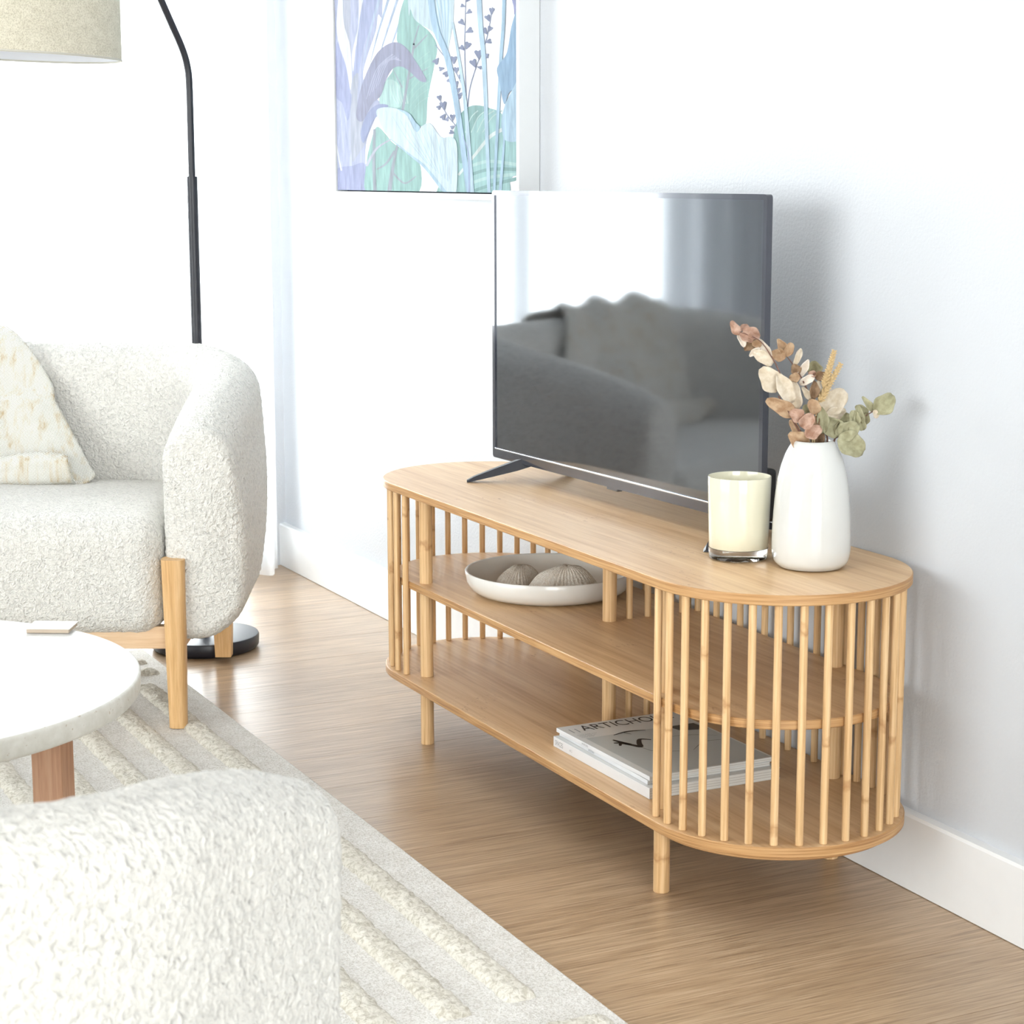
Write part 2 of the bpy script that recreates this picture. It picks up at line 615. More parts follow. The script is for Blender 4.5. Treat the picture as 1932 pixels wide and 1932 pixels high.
# sheer curtains
def curtain(name, axis, p, a0, a1, z0, z1, label, n=420):
    V, F = [], []
    zs = [z0, z0 + .02, z0 + .05, .5, 1.2, z1 - .1, z1]
    for i in range(n + 1):
        s = i / n
        a = a0 + (a1 - a0) * s
        d = .028 * math.sin(a * 52 + 1.3 * math.sin(a * 7.1)) + .012 * math.sin(a * 91 + 2)
        for k, z in enumerate(zs):
            f = 1.0 + .25 * (1 - z / z1)
            V.append((a, p + d * f, z) if axis == 1 else (p + d * f, a, z))
    m_ = len(zs)
    for i in range(n):
        for k in range(m_ - 1):
            F.append((i * m_ + k, (i + 1) * m_ + k, (i + 1) * m_ + k + 1, i * m_ + k + 1))
    root = empty(name, (0, 0, 0))
    tag(root, label, 'curtain')
    mesh('fabric', V, F, M['sheer'], root)
    pts = [(a0 - .03, p, z1 + .012), (a1 + .03, p, z1 + .012)] if axis == 1 else [(p, a0 - .03, z1 + .012), (p, a1 + .03, z1 + .012)]
    V, F = tube(pts, .011, 12)
    mesh('curtain_rod', V, F, M['trim'], root)
    return root


curtain('sheer_curtain', 1, 2.475, -2.3, .135, .012, 2.5, 'white sheer curtain hanging in folds before the bright window behind the sofa')

# ------------------------------------------------------------------ media unit
R, L, RS, RM = .18, .9625, .1928, .1728
ZL, ZM, ZT = .128, .303, .4814
TT = .0148


def stadium(rs, z0, z1, n=64, bev=.0012, y0=0.0, y1=L):
    ring = []
    for k in range(n + 1):
        a = PI * k / n
        ring.append((-math.cos(a), -math.sin(a), y0))
    for k in range(n + 1):
        a = PI * k / n
        ring.append((math.cos(a), math.sin(a), y1))
    prof = [(rs - bev, z0), (rs, z0 + bev), (rs, z1 - bev), (rs - bev, z1)]
    V, F, fm = [], [], []
    N = len(ring)
    for (cx, sy, yc) in ring:
        for r_, z in prof:
            V.append((cx * r_, yc + sy * r_, z))
    for i in range(N):
        j = (i + 1) % N
        for q in range(3):
            F.append((i * 4 + q, j * 4 + q, j * 4 + q + 1, i * 4 + q + 1)); fm.append(1)
    F.append(tuple(i * 4 for i in range(N - 1, -1, -1))); fm.append(0)
    F.append(tuple(i * 4 + 3 for i in range(N))); fm.append(0)
    return V, F, fm


unit = empty('media_unit', (0, 0, 0))
tag(unit, 'bamboo media unit with rounded slatted ends and open shelves against the wall', 'media unit')


def board(name, rs, z0, z1):
    V, F, fm = stadium(rs, z0, z1)
    o = mesh(name, V, F, None, unit, True, mats=[M['bam'], M['edge']], fm=fm)
    o.data.set_sharp_from_angle(angle=math.radians(30))
    return o


board('top_board', RS, ZT - TT, ZT)
board('middle_shelf', RM, ZM - .0135, ZM)
board('bottom_shelf', RS - .001, ZL - TT, ZL)
board('base_panel', RS - .012, ZL - TT - .007, ZL - TT + .0002)


def cyl(r, h, n=20, bev=.0006):
    prof = [(0, 0), (r - bev, 0), (r, bev), (r, h - bev), (r - bev, h), (0, h)]
    return lathe(prof, n)


V, F = cyl(.0056, ZT - TT - ZL - .0004, 14)
d0 = mesh('dowel', V, F, M['dowel'], unit)
d0.data.set_sharp_from_angle(angle=math.radians(40))
dp = []
for k in range(19):
    th = math.radians(-9.03 + 11.08 * k)
    x_, y_ = -R * math.cos(th), R * math.sin(th)
    dp.append((x_, -y_))
    dp.append((x_, L + y_))
for j in range(6):
    dp.append((.177, .072 + .0727 * j))
    dp.append((.177, L - .072 - .0727 * j))
for x_ in (.038, .0735, .107, .141, .172):
    dp.append((x_, L / 2 + .006))
for i, (x_, y_) in enumerate(dp):
    o = d0 if i == 0 else copy_of(d0, unit)
    o.location = (x_, y_, ZL + .0002)
    o.rotation_euler = (0, 0, random.random() * 6.28)
V, F = cyl(.0118, ZT - TT - ZL - .0004, 24)
p0 = mesh('post', V, F, M['dowel'], unit)
p0.data.set_sharp_from_angle(angle=math.radians(40))
PX, PY = .1499, .0582
pp = [(-PX, PY), (-PX, L - PY), (PX + .006, PY + .008), (PX + .006, L - PY - .008), (0, L / 2 + .006)]
for i, (x_, y_) in enumerate(pp):
    o = p0 if i == 0 else copy_of(p0, unit)
    o.location = (x_, y_, ZL + .0002)
    o.rotation_euler = (0, 0, i * 1.7)
V, F = cyl(.0120, ZL - TT - .007, 24)
l0 = mesh('leg', V, F, M['dowel'], unit)
l0.data.set_sharp_from_angle(angle=math.radians(40))
for i, (x_, y_) in enumerate(pp[:4]):
    o = l0 if i == 0 else copy_of(l0, unit)
    o.location = (x_, y_, 0)
    o.rotation_euler = (0, 0, i * 1.1)

# ------------------------------------------------------------------ television
psi = -.04
tvc = Vector((.038, .551, .515))
tv = empty('television', tvc, math.atan2(-math.cos(psi), -math.sin(psi)))
tag(tv, 'black flat-screen television reflecting the sofa, standing on the bamboo unit', 'television')
TW, TH = .853, .4925
hw = TW / 2


def ring_frame(x0, x1, z0, z1, wl, wt, wb, yf, yb, name, mat, bev=.003):
    bm = bmesh.new()
    o = [(x0, z0), (x1, z0), (x1, z1), (x0, z1)]
    i_ = [(x0 + wl, z0 + wb), (x1 - wl, z0 + wb), (x1 - wl, z1 - wt), (x0 + wl, z1 - wt)]
    vs = {}
    for tagn, pts in (('o', o), ('i', i_)):
        for k, (a, b) in enumerate(pts):
            for s, yy in (('f', yf), ('b', yb)):
                vs[tagn + s, k] = bm.verts.new((a, yy, b))
    for k in range(4):
        j = (k + 1) % 4
        bm.faces.new((vs['of', k], vs['of', j], vs['if', j], vs['if', k]))
        bm.faces.new((vs['ob', j], vs['ob', k], vs['ib', k], vs['ib', j]))
        bm.faces.new((vs['of', j], vs['of', k], vs['ob', k], vs['ob', j]))
        bm.faces.new((vs['if', k], vs['if', j], vs['ib', j], vs['ib', k]))
    es = [e for e in bm.edges if (abs(e.verts[0].co.y - e.verts[1].co.y) > 1e-6 and any(abs(e.verts[0].co.x - q) < 1e-6 for q in (x0, x1)))]
    bmesh.ops.bevel(bm, geom=es, offset=.006, segments=4, affect='EDGES', profile=.5)
    return bmobj(name, bm, mat, tv, True, ang=math.radians(35))


ring_frame(-hw, hw, 0, TH, .0085, .0085, .0175, 0, .0105, 'bezel', M['bezel'])
bmobj('screen', box(-hw + .0083, hw - .0083, .0025, .0095, .0172, TH - .0083), M['screen'], tv)
bmobj('trim_strip', box(-hw + .009, hw - .009, -.0006, .003, .0158, .0182, .0004, 1), M['chrome'], tv)
bmobj('back_panel', box(-hw + .012, hw - .012, .0105, .017, .01, TH - .012, .002), M['tvback'], tv)
bmobj('electronics_housing', box(-hw + .03, hw - .006, .0107, .034, .004, .085, .006, 3), M['tvback'], tv)
bmobj('sensor', box(-.02, .015, .002, .012, -.005, .001, .001), M['bezel'], tv)


def foot(att, tips):
    inv = Matrix.Rotation(-tv.rotation_euler.z, 4, 'Z') @ Matrix.Translation(-tvc)
    a = inv @ Vector(att)
    root = None
    for nm, tp in zip(('stand_foot', 'rear_brace'), tips):
        b = inv @ Vector(tp)
        d = (b - a); d.z = 0; d.normalize()
        s = Vector((-d.y, d.x, 0))
        secs = []
        for t, wd, th in ((0, .016, .020), (.25, .015, .018), (.6, .013, .013), (.9, .012, .007), (1.0, .009, .003)):
            p = a.lerp(b, t)
            p.z = a.z + (b.z - a.z) * (t ** .85)
            zt = p.z + th
            secs.append([p + s * wd, p - s * wd, Vector((p.x, p.y, zt)) - s * wd * .6, Vector((p.x, p.y, zt)) + s * wd * .6])
        V = [v for q in secs for v in q]
        F = []
        for i in range(len(secs) - 1):
            for k in range(4):
                k2 = (k + 1) % 4
                F.append((i * 4 + k, i * 4 + k2, i * 4 + 4 + k2, i * 4 + 4 + k))
        F += [(3, 2, 1, 0), tuple(len(V) - 4 + k for k in range(4))]
        o = mesh(nm, V, F, M['black'], root or tv, False)
        root = root or o
    return root


foot((.05, .865, .513), ((-.062, .915, ZT + .0005), (.150, .895, ZT + .0005)))
foot((.055, .205, .513), ((-.028, .136, ZT + .0005), (.165, .225, ZT + .0005)))


# ------------------------------------------------------------------ boucle sofa and armchair
def round_rect(xi, xo, zb, zt, rb_i, rb_o, rt_, sp, bulge):
    """section loop, inner side at xi, outer at xo; returns (offset, z) points"""
    wdt = abs(xo - xi)
    sg = 1 if xo > xi else -1
    P = []

    def arc(cx, cz, r, a0, a1):
        n = max(4, int(abs(a1 - a0) * r / sp))
        for k in range(n):
            a = a0 + (a1 - a0) * k / n
            P.append((cx + r * math.cos(a), cz + r * math.sin(a)))

    def seg(p, q):
        n = max(1, int(math.dist(p, q) / sp))
        for k in range(n):
            t = k / n
            P.append((p[0] + (q[0] - p[0]) * t, p[1] + (q[1] - p[1]) * t))
    # in a frame where inner = 0 and outer = wdt
    rt2 = min(rt_, wdt / 2 - .001)
    seg((0, zb + rb_i), (0, zt - rt2)) if False else None
    P.clear()
    arc(rt2, zt - rt2, rt2, PI, PI / 2)
    seg((rt2, zt), (wdt - rt2, zt))
    arc(wdt - rt2, zt - rt2, rt2, PI / 2, 0)
    seg((wdt, zt - rt2), (wdt, zb + rb_o))
    arc(wdt - rb_o, zb + rb_o, rb_o, 0, -PI / 2)
    seg((wdt - rb_o, zb), (rb_i, zb))
    arc(rb_i, zb + rb_i, rb_i, -PI / 2, -PI)
    seg((0, zb + rb_i), (0, zt - rt2))
    return P


def resample(P, n):
    P = P + [P[0]]
    ln = [0]
    for a, b in zip(P[:-1], P[1:]): ln.append(ln[-1] + math.dist(a, b))
    out, j = [], 0
    for k in range(n):
        s = ln[-1] * k / n
        while ln[j + 1] < s: j += 1
        t = (s - ln[j]) / max(1e-9, ln[j + 1] - ln[j])
        out.append((P[j][0] + (P[j + 1][0] - P[j][0]) * t, P[j][1] + (P[j + 1][1] - P[j][1]) * t))
    return out


def fuzz(o, amp, size, seed=0):
    tx = bpy.data.textures.new(o.name + '_fuzz', 'CLOUDS')
    tx.noise_scale = size
    tx.noise_depth = 1
    md = o.modifiers.new('fuzz', 'DISPLACE')
    md.texture = tx
    md.texture_coords = 'LOCAL'
    md.strength = amp
    md.mid_level = .5


def sofa(name, loc, rz, W, label, cat, sp, zfloor, depth=.53, T=.135, bulge=.30):
    """local x = to the right seen from the front, y = to the back; front right leg at (0,0), left at (-W,0)"""
    root = empty(name, loc, rz)
    tag(root, label, cat)
    xc = .0475                                   # centre line of the right arm
    RC = .25
    path = []                                    # (x, y, nx, ny) with outward normal
    yb = depth

    def line(p, q):
        n = max(2, int(math.dist(p, q) / sp))
        for k in range(n):
            t = k / n
            path.append((p[0] + (q[0] - p[0]) * t, p[1] + (q[1] - p[1]) * t))

    def arc(cx, cy, r, a0, a1):
        n = max(4, int(abs(a1 - a0) * r / sp))
        for k in range(n):
            a = a0 + (a1 - a0) * k / n
            path.append((cx + r * math.cos(a), cy + r * math.sin(a)))
    line((xc, .012), (xc, yb - RC))
    arc(xc - RC, yb - RC, RC, 0, PI / 2)
    line((xc - RC, yb), (-W - xc + RC, yb))
    arc(-W - xc + RC, yb - RC, RC, PI / 2, PI)
    line((-W - xc, yb - RC), (-W - xc, .012))
    path.append((-W - xc, .012))
    n = len(path)
    nsec = int(1.15 / sp)
    rings = []

    def top(yy):
        t = min(1, max(0, yy / (yb - .06)))
        return .572 + .118 * (t ** .8 * (1.25 - .25 * t))
    for i, (px_, py_) in enumerate(path):
        a = path[max(0, i - 1)]
        b = path[min(n - 1, i + 1)]
        tx_, ty_ = b[0] - a[0], b[1] - a[1]
        l_ = math.hypot(tx_, ty_)
        nx, ny = ty_ / l_, -tx_ / l_             # outward (path runs right arm front -> back -> left)
        zt = top(py_)
        zb_ = .175
        sec = round_rect(0, T, zb_, zt, .035, min(.095, T * .6), T / 2, sp, 0)
        sec = resample(sec, nsec)
        ring = []
        for (d, z) in sec:
            f = (z - zb_) / (zt - zb_)
            d2 = d - T / 2
            if d2 > 0: d2 *= 1 + bulge * math.sin(PI * min(1, max(0, f * 1.15)) ** .9) if f < .87 else 1.0
            lean = .028 * (f - .5) * min(1, py_ / .3)
            ring.append(Vector((px_ + nx * (d2 + lean), py_ + ny * (d2 + lean), z)))
        rings.append(ring)

    def cap(ring, sgn):
        c_ = sum(ring, Vector()) / len(ring)
        out = []
        rc = .03
        for k in range(1, 8):                    # rounded shoulder
            a = k / 7 * PI / 2
            out.append([(v + (c_ - v).normalized() * rc * (1 - math.cos(a))) + Vector((0, -rc * math.sin(a), 0)) for v in ring])
        last = out[-1]
        m2 = max(6, int(.12 / sp))
        for k in range(1, m2):
            f = k / m2
            out.append([v.lerp(c_ + Vector((0, -rc, 0)), f) + Vector((0, -.010 * math.sin(f * PI / 2), 0)) for v in last])
        return out
    A = cap(rings[0], 1)
    B = cap(rings[-1], -1)
    allr = A[::-1] + rings + B
    V = [v for r_ in allr for v in r_]
    F = []
    for i in range(len(allr) - 1):
        for k in range(nsec):
            k2 = (k + 1) % nsec
            F.append((i * nsec + k, (i + 1) * nsec + k, (i + 1) * nsec + k2, i * nsec + k2))
    F.append(tuple(range(nsec)))
    F.append(tuple(len(V) - 1 - k for k in range(nsec)))
    sh = mesh('wraparound_back', V, F, M['boucle'], root)
    fuzz(sh, .0048, .0065)
    # seat cushion
    hx, hy, hz, r_ = (W - .045) / 2, (yb - .02) / 2, .112, .05
    cx_, cy_, cz_ = -W / 2, -.03 + hy, .185 + hz
    V, F = [], []
    idx = {}
    nx_, ny_, nz_ = int(2 * hx / (sp * 1.2)), int(2 * hy / (sp * 1.2)), int(2 * hz / (sp * 1.2))

    def pt(i, j, k):
        key = (i, j, k)
        if key not in idx:
            p = Vector((-hx + 2 * hx * i / nx_, -hy + 2 * hy * j / ny_, -hz + 2 * hz * k / nz_))
            q = Vector((max(-hx + r_, min(hx - r_, p.x)), max(-hy + r_, min(hy - r_, p.y)), max(-hz + r_, min(hz - r_, p.z))))
            d = p - q
            if d.length > 1e-9: p = q + d.normalized() * r_
            fx, fy = 1 - (p.x / hx) ** 2, 1 - (p.y / hy) ** 2
            p.z += .014 * fx * fy * (1 if p.z > 0 else .3)
            p.y -= .012 * fx * (1 - (p.z / hz) ** 2) * (1 if p.y < 0 else 0)
            idx[key] = len(V)
            V.append(p + Vector((cx_, cy_, cz_)))
        return idx[key]
    for i in range(nx_):
        for j in range(ny_):
            F.append((pt(i, j, nz_), pt(i + 1, j, nz_), pt(i + 1, j + 1, nz_), pt(i, j + 1, nz_)))
            F.append((pt(i, j, 0), pt(i, j + 1, 0), pt(i + 1, j + 1, 0), pt(i + 1, j, 0)))
        for k in range(nz_):
            F.append((pt(i, 0, k), pt(i + 1, 0, k), pt(i + 1, 0, k + 1), pt(i, 0, k + 1)))
            F.append((pt(i, ny_, k), pt(i, ny_, k + 1), pt(i + 1, ny_, k + 1), pt(i + 1, ny_, k)))
    for j in range(ny_):
        for k in range(nz_):
            F.append((pt(0, j, k), pt(0, j, k + 1), pt(0, j + 1, k + 1), pt(0, j + 1, k)))
            F.append((pt(nx_, j, k), pt(nx_, j + 1, k), pt(nx_, j + 1, k + 1), pt(nx_, j, k + 1)))
    se = mesh('seat_cushion', V, F, M['boucle'], root)
    fuzz(se, .0048, .0065)

    # legs and rails
    def leg(x_, y_, z1, w0, w1, nm='leg', bev=.008):
        bm = box(-.5, .5, -.5, .5, 0, 1)
        for v in bm.verts:
            wd = w0 if v.co.z < .5 else w1
            v.co = Vector((x_ + v.co.x * wd, y_ + v.co.y * wd, zfloor if v.co.z < .5 else z1))
        bmesh.ops.bevel(bm, geom=[e for e in bm.edges if abs(e.verts[0].co.z - e.verts[1].co.z) > .05], offset=bev, segments=3, affect='EDGES', profile=.5)
        return bmobj(nm, bm, M['ash'], root, True, ang=math.radians(35))
    for x_ in (0, -W):
        leg(x_, -.022, .335, .033, .044, bev=.012)
        leg(x_ + (.002 if x_ == 0 else -.002), yb + .0, .215, .034, .046, bev=.003)
    bmobj('front_rail', box(-W + .018, -.018, .0, .024, .157, .200, .002), M['rail'], root)
    for x_ in (0, -W):
        bmobj('side_rail', box(x_ - .011, x_ + .011, -.002, yb - .018, .157, .195, .002), M['ash'], root)
    return root


SOFA = (-.541 - .449 * -.022, 1.178 - .894 * -.022)
sofa_o = sofa('sofa', (SOFA[0], SOFA[1], 0), math.atan2(-.449, .894), 1.0,
              'cream boucle two-seat sofa with a wraparound back and wooden legs, beside the window', 'sofa', .0052, .0125)
sofa('armchair', (-1.49, -.56, 0), math.radians(140), .5,
     'cream boucle armchair in the foreground, its side and back turned to the camera', 'armchair', .0036, .0125, T=.09, bulge=.0)

# throw over the sofa back
V, F = [], []
prof = catmull([(.655, .50, 0), (.652, .60, 0), (.636, .68, 0), (.575, .708, 0), (.505, .70, 0), (.462, .655, 0), (.440, .58, 0), (.422, .51, 0),
                (.405, .455, 0), (.385, .425, 0), (.362, .421, 0), (.344, .432, 0), (.340, .452, 0), (.356, .466, 0), (.380, .462, 0)], 8)
NS = 90
for i in range(NS + 1):
    s = i / NS
    for j, p in enumerate(prof):
        t = j / (len(prof) - 1)
        u_r = .45 - .20 * min(1, max(0, (t - .22) / .40)) - .035 * math.sin(PI * min(1, max(0, (t - .28) / .45))) + .03 * max(0, (t - .62) / .38)
        u_l = .93 - .10 * max(0, t - .3)
        u = u_r + (u_l - u_r) * s
        fold = .018 * min(1, s * 5) * math.sin(s * 19 + 1.2 * math.sin(t * 4 + s * 3)) * (.35 + .65 * math.sin(PI * min(1, t * 1.2)))
        bul = .055 * math.sin(PI * s) * max(0, math.sin(PI * (t - .28) / .55)) if .28 < t < .83 else 0
        lip = .012 * math.sin(s * 11 + .5) * (1 if t > .82 else 0)
        k = max(0, fold + .016)
        vv, zz = p.x, p.y
        if t < .25: vv += k * .8
        elif t < .42: zz += k
        else: vv -= k + bul
        V.append((-u, vv, zz + max(0, lip)))
m_ = len(prof)
for i in range(NS):
    for j in range(m_ - 1):
        F.append((i * m_ + j, i * m_ + j + 1, (i + 1) * m_ + j + 1, (i + 1) * m_ + j))
th = mesh('throw_blanket', V, F, M['weave'])
th.location = sofa_o.location
th.rotation_euler = sofa_o.rotation_euler
md = th.modifiers.new('thick', 'SOLIDIFY'); md.thickness = .005; md.offset = 1
tag(th, 'loosely woven cream and tan throw draped over the sofa back onto its seat', 'throw')

# ------------------------------------------------------------------ rug
RX, RY1, RY0 = -.43, 1.815, -2.6
rug = empty('rug', (-1.6, 0, 0))
tag(rug, 'cream area rug with raised fluffy stripes under the sofa and table', 'rug')
bmobj('rug_base', box(-2.9 + 1.6, RX + 1.6, RY0, RY1, .0005, .011, .003, 2), M['rug'], rug)


def strip(x0, x1, y0, y1, hgt, along):
    lx, ly = x1 - x0, y1 - y0
    ln, wd = (ly, lx) if along == 'y' else (lx, ly)
    ni, nj = int(ln / .0055), 12
    V, F = [], []
    for i in range(ni + 1):
        s = i / ni
        e = min(1, min(s, 1 - s) * ln / .02)
        e = math.sqrt(max(0, 1 - (1 - e) ** 2))
        for j in range(nj + 1):
            q = -1 + 2 * j / nj
            hh = hgt * math.sqrt(max(0, 1 - abs(q) ** 2.6)) * e
            a, b = s * ln, (q * (.75 + .25 * e) + 1) / 2 * wd
            xx, yy = (x0 + b, y0 + a) if along == 'y' else (x0 + a, y0 + b)
            nz1 = noise.noise(Vector((xx * 95, yy * 95, 3.1)))
            nz2 = noise.noise(Vector((xx * 210, yy * 210, 7.7)))
            nz3 = noise.noise(Vector((xx * 25, yy * 25, 1.7)))
            hh *= 1 + .28 * nz1 + .18 * nz2 + .22 * nz3
            off = .0035 * noise.noise(Vector((xx * 60, yy * 60, 11)))
            if along == 'y': xx += off
            else: yy += off
            V.append((xx + 1.6, yy, .0085 + max(0, hh)))
    for i in range(ni):
        for j in range(nj):
            F.append((i * (nj + 1) + j, i * (nj + 1) + j + 1, (i + 1) * (nj + 1) + j + 1, (i + 1) * (nj + 1) + j))
    mesh('pile_stripe', V, F, M['pile'], rug)


for k in range(11):
    xm = -.516 - .0955 * k
    strip(xm - .0235, xm + .0235, -.222 - .012 * (k % 2), 1.50, .012, 'y')
for k in range(4):
    ym = -.325 - .0955 * k
    strip(-1.5, -.445, ym - .0235, ym + .0235, .012, 'x')
for k in range(2):
    ym = 1.60 + .0955 * k
    strip(-1.5, -.455, ym - .022, ym + .022, .0105, 'x')

# ------------------------------------------------------------------ coffee table
tb = empty('coffee_table', (-1.236, .33, .011))
tag(tb, 'round coffee table with a white stone top and square wooden legs', 'table')
V, F = lathe([(0, .338), (.372, .338), (.376, .340), (.380, .345), (.381, .365), (.380, .3675), (.378, .369), (0, .369)], 128)
fm = [1 if (f[0] % 8) in (6,) else 0 for f in F]
o = mesh('table_top', V, F, None, tb, True, mats=[M['stone'], M['stone_top']], fm=fm)
o.data.set_sharp_from_angle(angle=math.radians(40))
lc = Vector((-1.013, .138, 0)) - Vector((-1.236, .33, 0))
rr, aa = lc.length, math.atan2(lc.y, lc.x)
for k in range(3):
    a = aa + k * 2 * PI / 3
    bm = box(-.0205, .0205, -.0205, .0205, 0, .338, .002)
    o = bmobj('leg', bm, M['tleg'], tb, False, (rr * math.cos(a), rr * math.sin(a), 0))
    o.rotation_euler = (0, 0, -.64)

# small pale book near the far edge of the table
bk = pix(98, 1179, 2, .387)
book = empty('book', (bk.x, bk.y, .3803), -.5)
tag(book, 'small pale beige book lying near the far edge of the round table', 'book')
M['book'] = plain('book_cover', srgb(226, 220, 208), .6)
M['book_side'] = plain('book_side', srgb(204, 186, 166), .7)
bmobj('book_cover', box(-.033, .033, -.026, .026, .0055, .0068, .0004, 1), M['book'], book)
bmobj('book_block', box(-.031, .031, -.024, .024, 0, .0055, .0004, 1), M['book_side'], book)

# ------------------------------------------------------------------ floor lamp
lb = Vector((-.289, 1.81, 0))
lamp = empty('floor_lamp', lb)
tag(lamp, 'black floor lamp with curved arm and linen drum shade behind the sofa', 'lamp')
V, F = lathe([(0, 0), (.108, 0), (.114, .003), (.118, .008), (.119, .028), (.117, .032), (.112, .033), (0, .034)], 72)
o = mesh('base', V, F, M['black'], lamp); o.data.set_sharp_from_angle(angle=math.radians(40))
V, F = tube([(0, 0, .033), (0, 0, 1.033)], .0114, 20)
o = mesh('lower_pole', V, F, M['black'], lamp); o.data.set_sharp_from_angle(angle=math.radians(40))
shc = Vector((-.70, 1.605, 1.262))
dirn = (shc - lb); dirn.z = 0
dist = dirn.length; dirn.normalize()
pts2 = [(0, 1.0), (0, 1.1), (0, 1.22), (.004, 1.262), (.018, 1.30), (.05, 1.355), (.10, 1.44), (.16, 1.54), (.21, 1.60), (.28, 1.645), (.36, 1.66), (dist - .02, 1.655), (dist, 1.65)]
pp2 = catmull([(dirn.x * a, dirn.y * a, z) for a, z in pts2], 6)
V, F = tube(pp2, .0075, 14)
mesh('curved_arm', V, F, M['black'], lamp)
V, F = tube([(dirn.x * dist, dirn.y * dist, 1.66), (dirn.x * dist, dirn.y * dist, 1.50)], .008, 12)
mesh('shade_stem', V, F, M['black'], lamp)
V, F = lathe([(.204, 0), (.1925, .31), (.1905, .31), (.202, 0)], 96, True)
fm = [1 if (f[0] % 4) == 2 else 0 for f in F]
sh = mesh('lamp_shade', V, F, None, lamp, True, mats=[M['shade_out'], M['shade_in']], fm=fm)
sh.location = shc - lb
sh.rotation_euler = (0, 0, 0)
ax = rt * 1.0
tilt = Matrix.Rotation(math.radians(2.4), 4, fw)
sh.rotation_euler = tilt.to_euler()
sh.data.set_sharp_from_angle(angle=math.radians(60))
M['shade_rim'] = plain('shade_binding', srgb(196, 192, 180), .8)
for rr_, zz_ in ((.203, .002), (.1915, .308)):
    V, F = tube([(rr_ * math.cos(2 * PI * k / 72), rr_ * math.sin(2 * PI * k / 72), zz_) for k in range(73)], .0022, 8, False)
    mesh('shade_rim', V, F, M['shade_rim'], sh)

# ------------------------------------------------------------------ picture on the wall
DX = .046
ay0 = 1.1265
AX = WX - DX                                     # front plane of the frame
pl = pix(634.5, 200, 0, AX + .004)
pr = pix(976, 200, 0, AX + .004)
zb = pix(700, 359.5, 0, AX + .004).z
YA0, YA1, ZA0, ZA1 = pr.y, pl.y, zb, zb + 1.02
pic = empty('framed_picture', (WX, (YA0 + YA1) / 2, ZA0))
tag(pic, 'large framed print of blue, purple and teal tropical leaves on the wall', 'picture')
po = pic.location
fwid = .0115


def pbox(name, y0, y1, z0, z1, x0, x1, mat, bev=.0008):
    return bmobj(name, box(x0 - po.x, x1 - po.x, y0 - po.y, y1 - po.y, z0 - po.z, z1 - po.z, bev, 1), mat, pic)


g_ = .003
pbox('frame_bar', YA0 - fwid - g_, YA0 - g_, ZA0 - fwid - g_, ZA1 + fwid + g_, AX, WX - .0005, M['frame'])
pbox('frame_bar', YA1 + g_, YA1 + g_ + fwid, ZA0 - fwid - g_, ZA1 + fwid + g_, AX, WX - .0005, M['frame'])
pbox('frame_bar', YA0 - g_, YA1 + g_, ZA0 - fwid - g_, ZA0 - g_, AX, WX - .0005, M['frame'])
pbox('frame_bar', YA0 - g_, YA1 + g_, ZA1 + g_, ZA1 + fwid + g_, AX, WX - .0005, M['frame'])
pbox('frame_backing', YA0 - g_, YA1 + g_, ZA0 - g_, ZA1 + g_, AX + .03, AX + .036, M['gap'], 0)
M['canvas'] = plain('canvas_white', srgb(222, 224, 232), .7)
cv = pbox('canvas', YA0, YA1, ZA0, ZA1, AX + .004, AX + .0295, M['canvas'])
MA = {}


def amat(c):
    if c not in MA:
        t = NT('paint_%d_%d_%d' % c)
        a = t.noise(t.coords((1, 60, 14)), 1.0, 3, .6, .3)
        cc = tuple(x * .46 for x in srgb(*c)[:3]) + (1,)
        lo = tuple(x * .74 for x in cc[:3]) + (1,)
        hi = tuple(min(1, x * 1.12 + .03) for x in cc[:3]) + (1,)
        MA[c] = t.set(Base__Color=t.ramp(a, [(0.3, lo), (0.7, hi)]), Roughness=.7)
    return MA[c]


layer = [0]


def a2(X, Y):
    """print coordinates (0..1930 across the visible corner) -> point on the canvas"""
    p = pix(620 + X / 4.6, Y / 4.6, 0, AX + .004)
    return Vector((0, min(YA1, max(YA0, p.y)), min(ZA1, max(ZA0, p.z))))


def paint(pts, col, sub=5, smooth=True, name='painted_leaf'):
    P = catmull([(a, b, 0) for a, b in pts], sub, True) if smooth else [Vector((a, b, 0)) for a, b in pts]
    layer[0] += 1
    x_ = AX + .004 - po.x - .00010 - .000012 * layer[0]
    V = []
    for p in P:
        q = a2(p.x, p.y)
        v = (x_, q.y - po.y, q.z - po.z)
        if not V or (Vector(v) - Vector(V[-1])).length > 1e-5: V.append(v)
    n = len(V)
    me = bpy.data.meshes.new(name)
    me.from_pydata(V, [], [tuple(range(n))])
    me.materials.append(amat(col))
    o = bpy.data.objects.new(name, me)
    link(o, cv)
    o.location = (0, 0, 0)
    return o


def stroke(pts, wds, col, name='painted_stem'):
    P = catmull([(a, b, 0) for a, b in pts], 8)
    n = len(P)
    left, right = [], []
    for i, p in enumerate(P):
        t = (P[min(n - 1, i + 1)] - P[max(0, i - 1)]).normalized()
        s = i / (n - 1)
        wd = wds[0] + (wds[1] - wds[0]) * s
        left.append((p.x - t.y * wd / 2, p.y + t.x * wd / 2))
        right.append((p.x + t.y * wd / 2, p.y - t.x * wd / 2))
    layer[0] += 1
    x_ = AX + .004 - po.x - .00010 - .000012 * layer[0]
    Q = [a2(*q) for q in left + right]
    return mesh(name, [(x_, q.y - po.y, q.z - po.z) for q in Q], [(i, i + 1, n + i + 1, n + i) for i in range(n - 1)], amat(col), cv, False)


